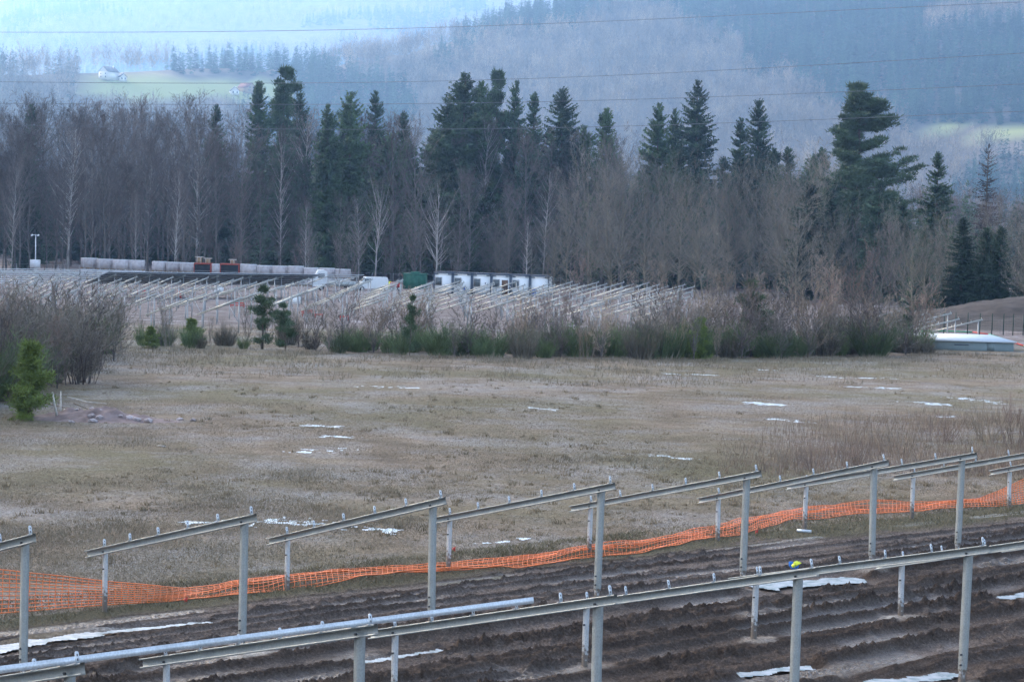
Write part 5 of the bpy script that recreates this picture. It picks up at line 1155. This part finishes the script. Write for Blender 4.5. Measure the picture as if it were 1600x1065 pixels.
forest('conifer_forest', Vc, Tc, M['far_conifer'], P[iscon & half], S_[iscon & half], 'dark conifer forest covering the right hillside'); forest('conifer_forest', Vc2, Tc2, M['far_conifer'], P[iscon & ~half], S_[iscon & ~half], 'paler pointed conifers mixed into the hillside forest')
forest('leafless_forest', Vb, Tb, M['far_bare'], P[~iscon & half], S_[~iscon & half], 'pale leafless forest on the lower hillside'); forest('leafless_forest', Vb2, Tb2, M['far_bare'], P[~iscon & ~half], S_[~iscon & ~half], 'slender leafless trees mixed into the lower hillside forest')
n = 26000; Y = np.sqrt(r.uniform(2700 ** 2, 5600 ** 2, n)); X = Y * r.uniform(-.27, .10, n); ok = (fbm(X / 330, Y / 330, 305, 3) > .43) & (is_meadow(X, Y) < .3) & (hills(X, Y) > 15); X, Y = X[ok], Y[ok]; Z = ground_z(X, Y)
c_ = fbm(X / 260, Y / 260, 306, 3) > .5
forest('far_forest', Vc, Tc, M['far_conifer'], np.stack([X, Y, Z], 1)[c_], r.uniform(.8, 1.3, c_.sum()), 'hazy conifer forest on the far left mountain'); forest('far_forest', Vb, Tb, M['far_bare'], np.stack([X, Y, Z], 1)[~c_], r.uniform(.8, 1.3, (~c_).sum()), 'hazy leafless forest on the far left mountain')
# trees on the unseen slope, added left of the frame to shade the site
n = 9000; Y = r.uniform(0, 960, n); X = r.uniform(-640, -250, n); ok = hills(X, Y) > 25; X, Y = X[ok], Y[ok]
forest('shade_forest', Vc2, Tc2, M['far_conifer'], np.stack([X, Y, ground_z(X, Y)], 1), r.uniform(.8, 1.25, len(X)), 'conifer forest on the unseen slope added to shade the site')

PB = bare_tree(12, 18, 3.0, .2, 40, 8, 5, 2, (.75, 1.2), 'birch', .03, .14)
n = 1500; Y = r.uniform(408, 560, n); X = Y * r.uniform(-.29, .29, n)
c_ = r.uniform(0, 1, n) < .55; P = np.stack([X, Y, ground_z(X, Y) - .3], 1); hs = np.minimum(1, (27 + (Y - 408) * .02) / 24)
forest('wood_interior', Vc2, Tc2, M['spruce'], P[c_], r.uniform(.62, .9, c_.sum()), 'dark mass of conifers deep in the wood'); forest('wood_interior', PB[1], np.arange(len(PB[1])).reshape(-1, 3), M['purple_twig'], P[~c_], r.uniform(.75, 1.0, (~c_).sum()), 'mass of bare crowns deep in the wood')
def house(px, py, w, d, h, rz, roof, lab, wallm='render_white'):
    p = far_hit(px, py); o = empty('house', p, rz); tag(o, lab, 'house')
    MB().box((0, 0, h / 2 - .5), (w, d, h + 1)).build('wall', M[wallm], o)
    rh = w * .42; m = MB(); m.add([(-w / 2, -d / 2, h), (w / 2, -d / 2, h), (0, -d / 2, h + rh), (-w / 2, d / 2, h), (w / 2, d / 2, h), (0, d / 2, h + rh)], (), [(0, 1, 2), (3, 5, 4)]); m.build('gable', M[wallm], o)
    m = MB()
    for s in (-1, 1): m.box((s * (w / 4 + .15), 0, h + rh / 2 + .05), (math.hypot(w / 2, rh) + .9, d + .8, .25), (unit(np.array([w / 2, 0, -s * rh])), np.array([0, 1.0, 0]), unit(np.array([s * rh, 0, w / 2]))))
    rf = m.build('roof', M[roof], o); MB().box((w * .2, d * .2, h + rh), (.8, .8, 2.2)).build('chimney', M[wallm], rf)
    for s in (-.25, .25):
        for zz_ in (1.6, 4.2)[:1 if h < 4 else 2]: MB().box((s * w, -d / 2 - .03, zz_), (1.1, .1, 1.5)).build('window', M['pane'], o)
house(170, 124, 10, 15, 6, -.5, 'slate', 'white gabled farmhouse high on the left meadow'); house(190, 127.5, 6, 8, 3, .6, 'slate', 'low shed beside the white gabled farmhouse')
house(385, 146, 9, 13, 4, .9, 'tile_red', 'red brown barn at the bottom of the bright meadow', 'wood'); house(366, 149, 7, 9, 3, .3, 'slate', 'small pale house beside the red brown barn')
house(482, 97, 8, 11, 6, -.3, 'slate', 'narrow white house on the ridge by the tall trees'); house(447, 96, 9, 11, 5, .4, 'tile_red', 'pale house half hidden on the ridge'); house(664, 62, 9, 12, 5, -.3, 'slate', 'white house high on the ridge among bare trees')

# ---------------------------------------------------------------- haze
m = MB().box((0, 3700, 325), (14400, 11000, 730)); hz = m.build('haze', None); 
hm_ = bpy.data.materials.new('valley_haze'); hm_.use_nodes = True; nt = hm_.node_tree; nt.nodes.clear()
pv = nt.nodes.new('ShaderNodeVolumePrincipled'); pv.inputs['Color'].default_value = (*HAZE_COLOR, 1); pv.inputs['Density'].default_value = HAZE_DENSITY; pv.inputs['Anisotropy'].default_value = HAZE_G
mo = nt.nodes.new('ShaderNodeOutputMaterial'); nt.links.new(pv.outputs[0], mo.inputs['Volume'])
hz.data.materials.append(hm_); tag(hz, kind='stuff')
print('far frames', cnt, 'objects', len(bpy.data.objects))

# each thing of a small group of look-alikes is singled out by its place
WORDS = 'first second third fourth fifth sixth seventh eighth ninth tenth eleventh twelfth thirteenth fourteenth fifteenth sixteenth seventeenth eighteenth nineteenth twentieth'.split()
same = {}
for o in bpy.data.objects:
    if o.parent is None and o.get('label'): same.setdefault(o['label'], []).append(o)
for lab, os_ in same.items():
    if 1 < len(os_) <= 20 and len(lab.split()) <= 12:
        for w, o in zip(WORDS, sorted(os_, key=lambda o: proj(o.location)[0])): o['label'] = f'{lab}, {w} from the left'
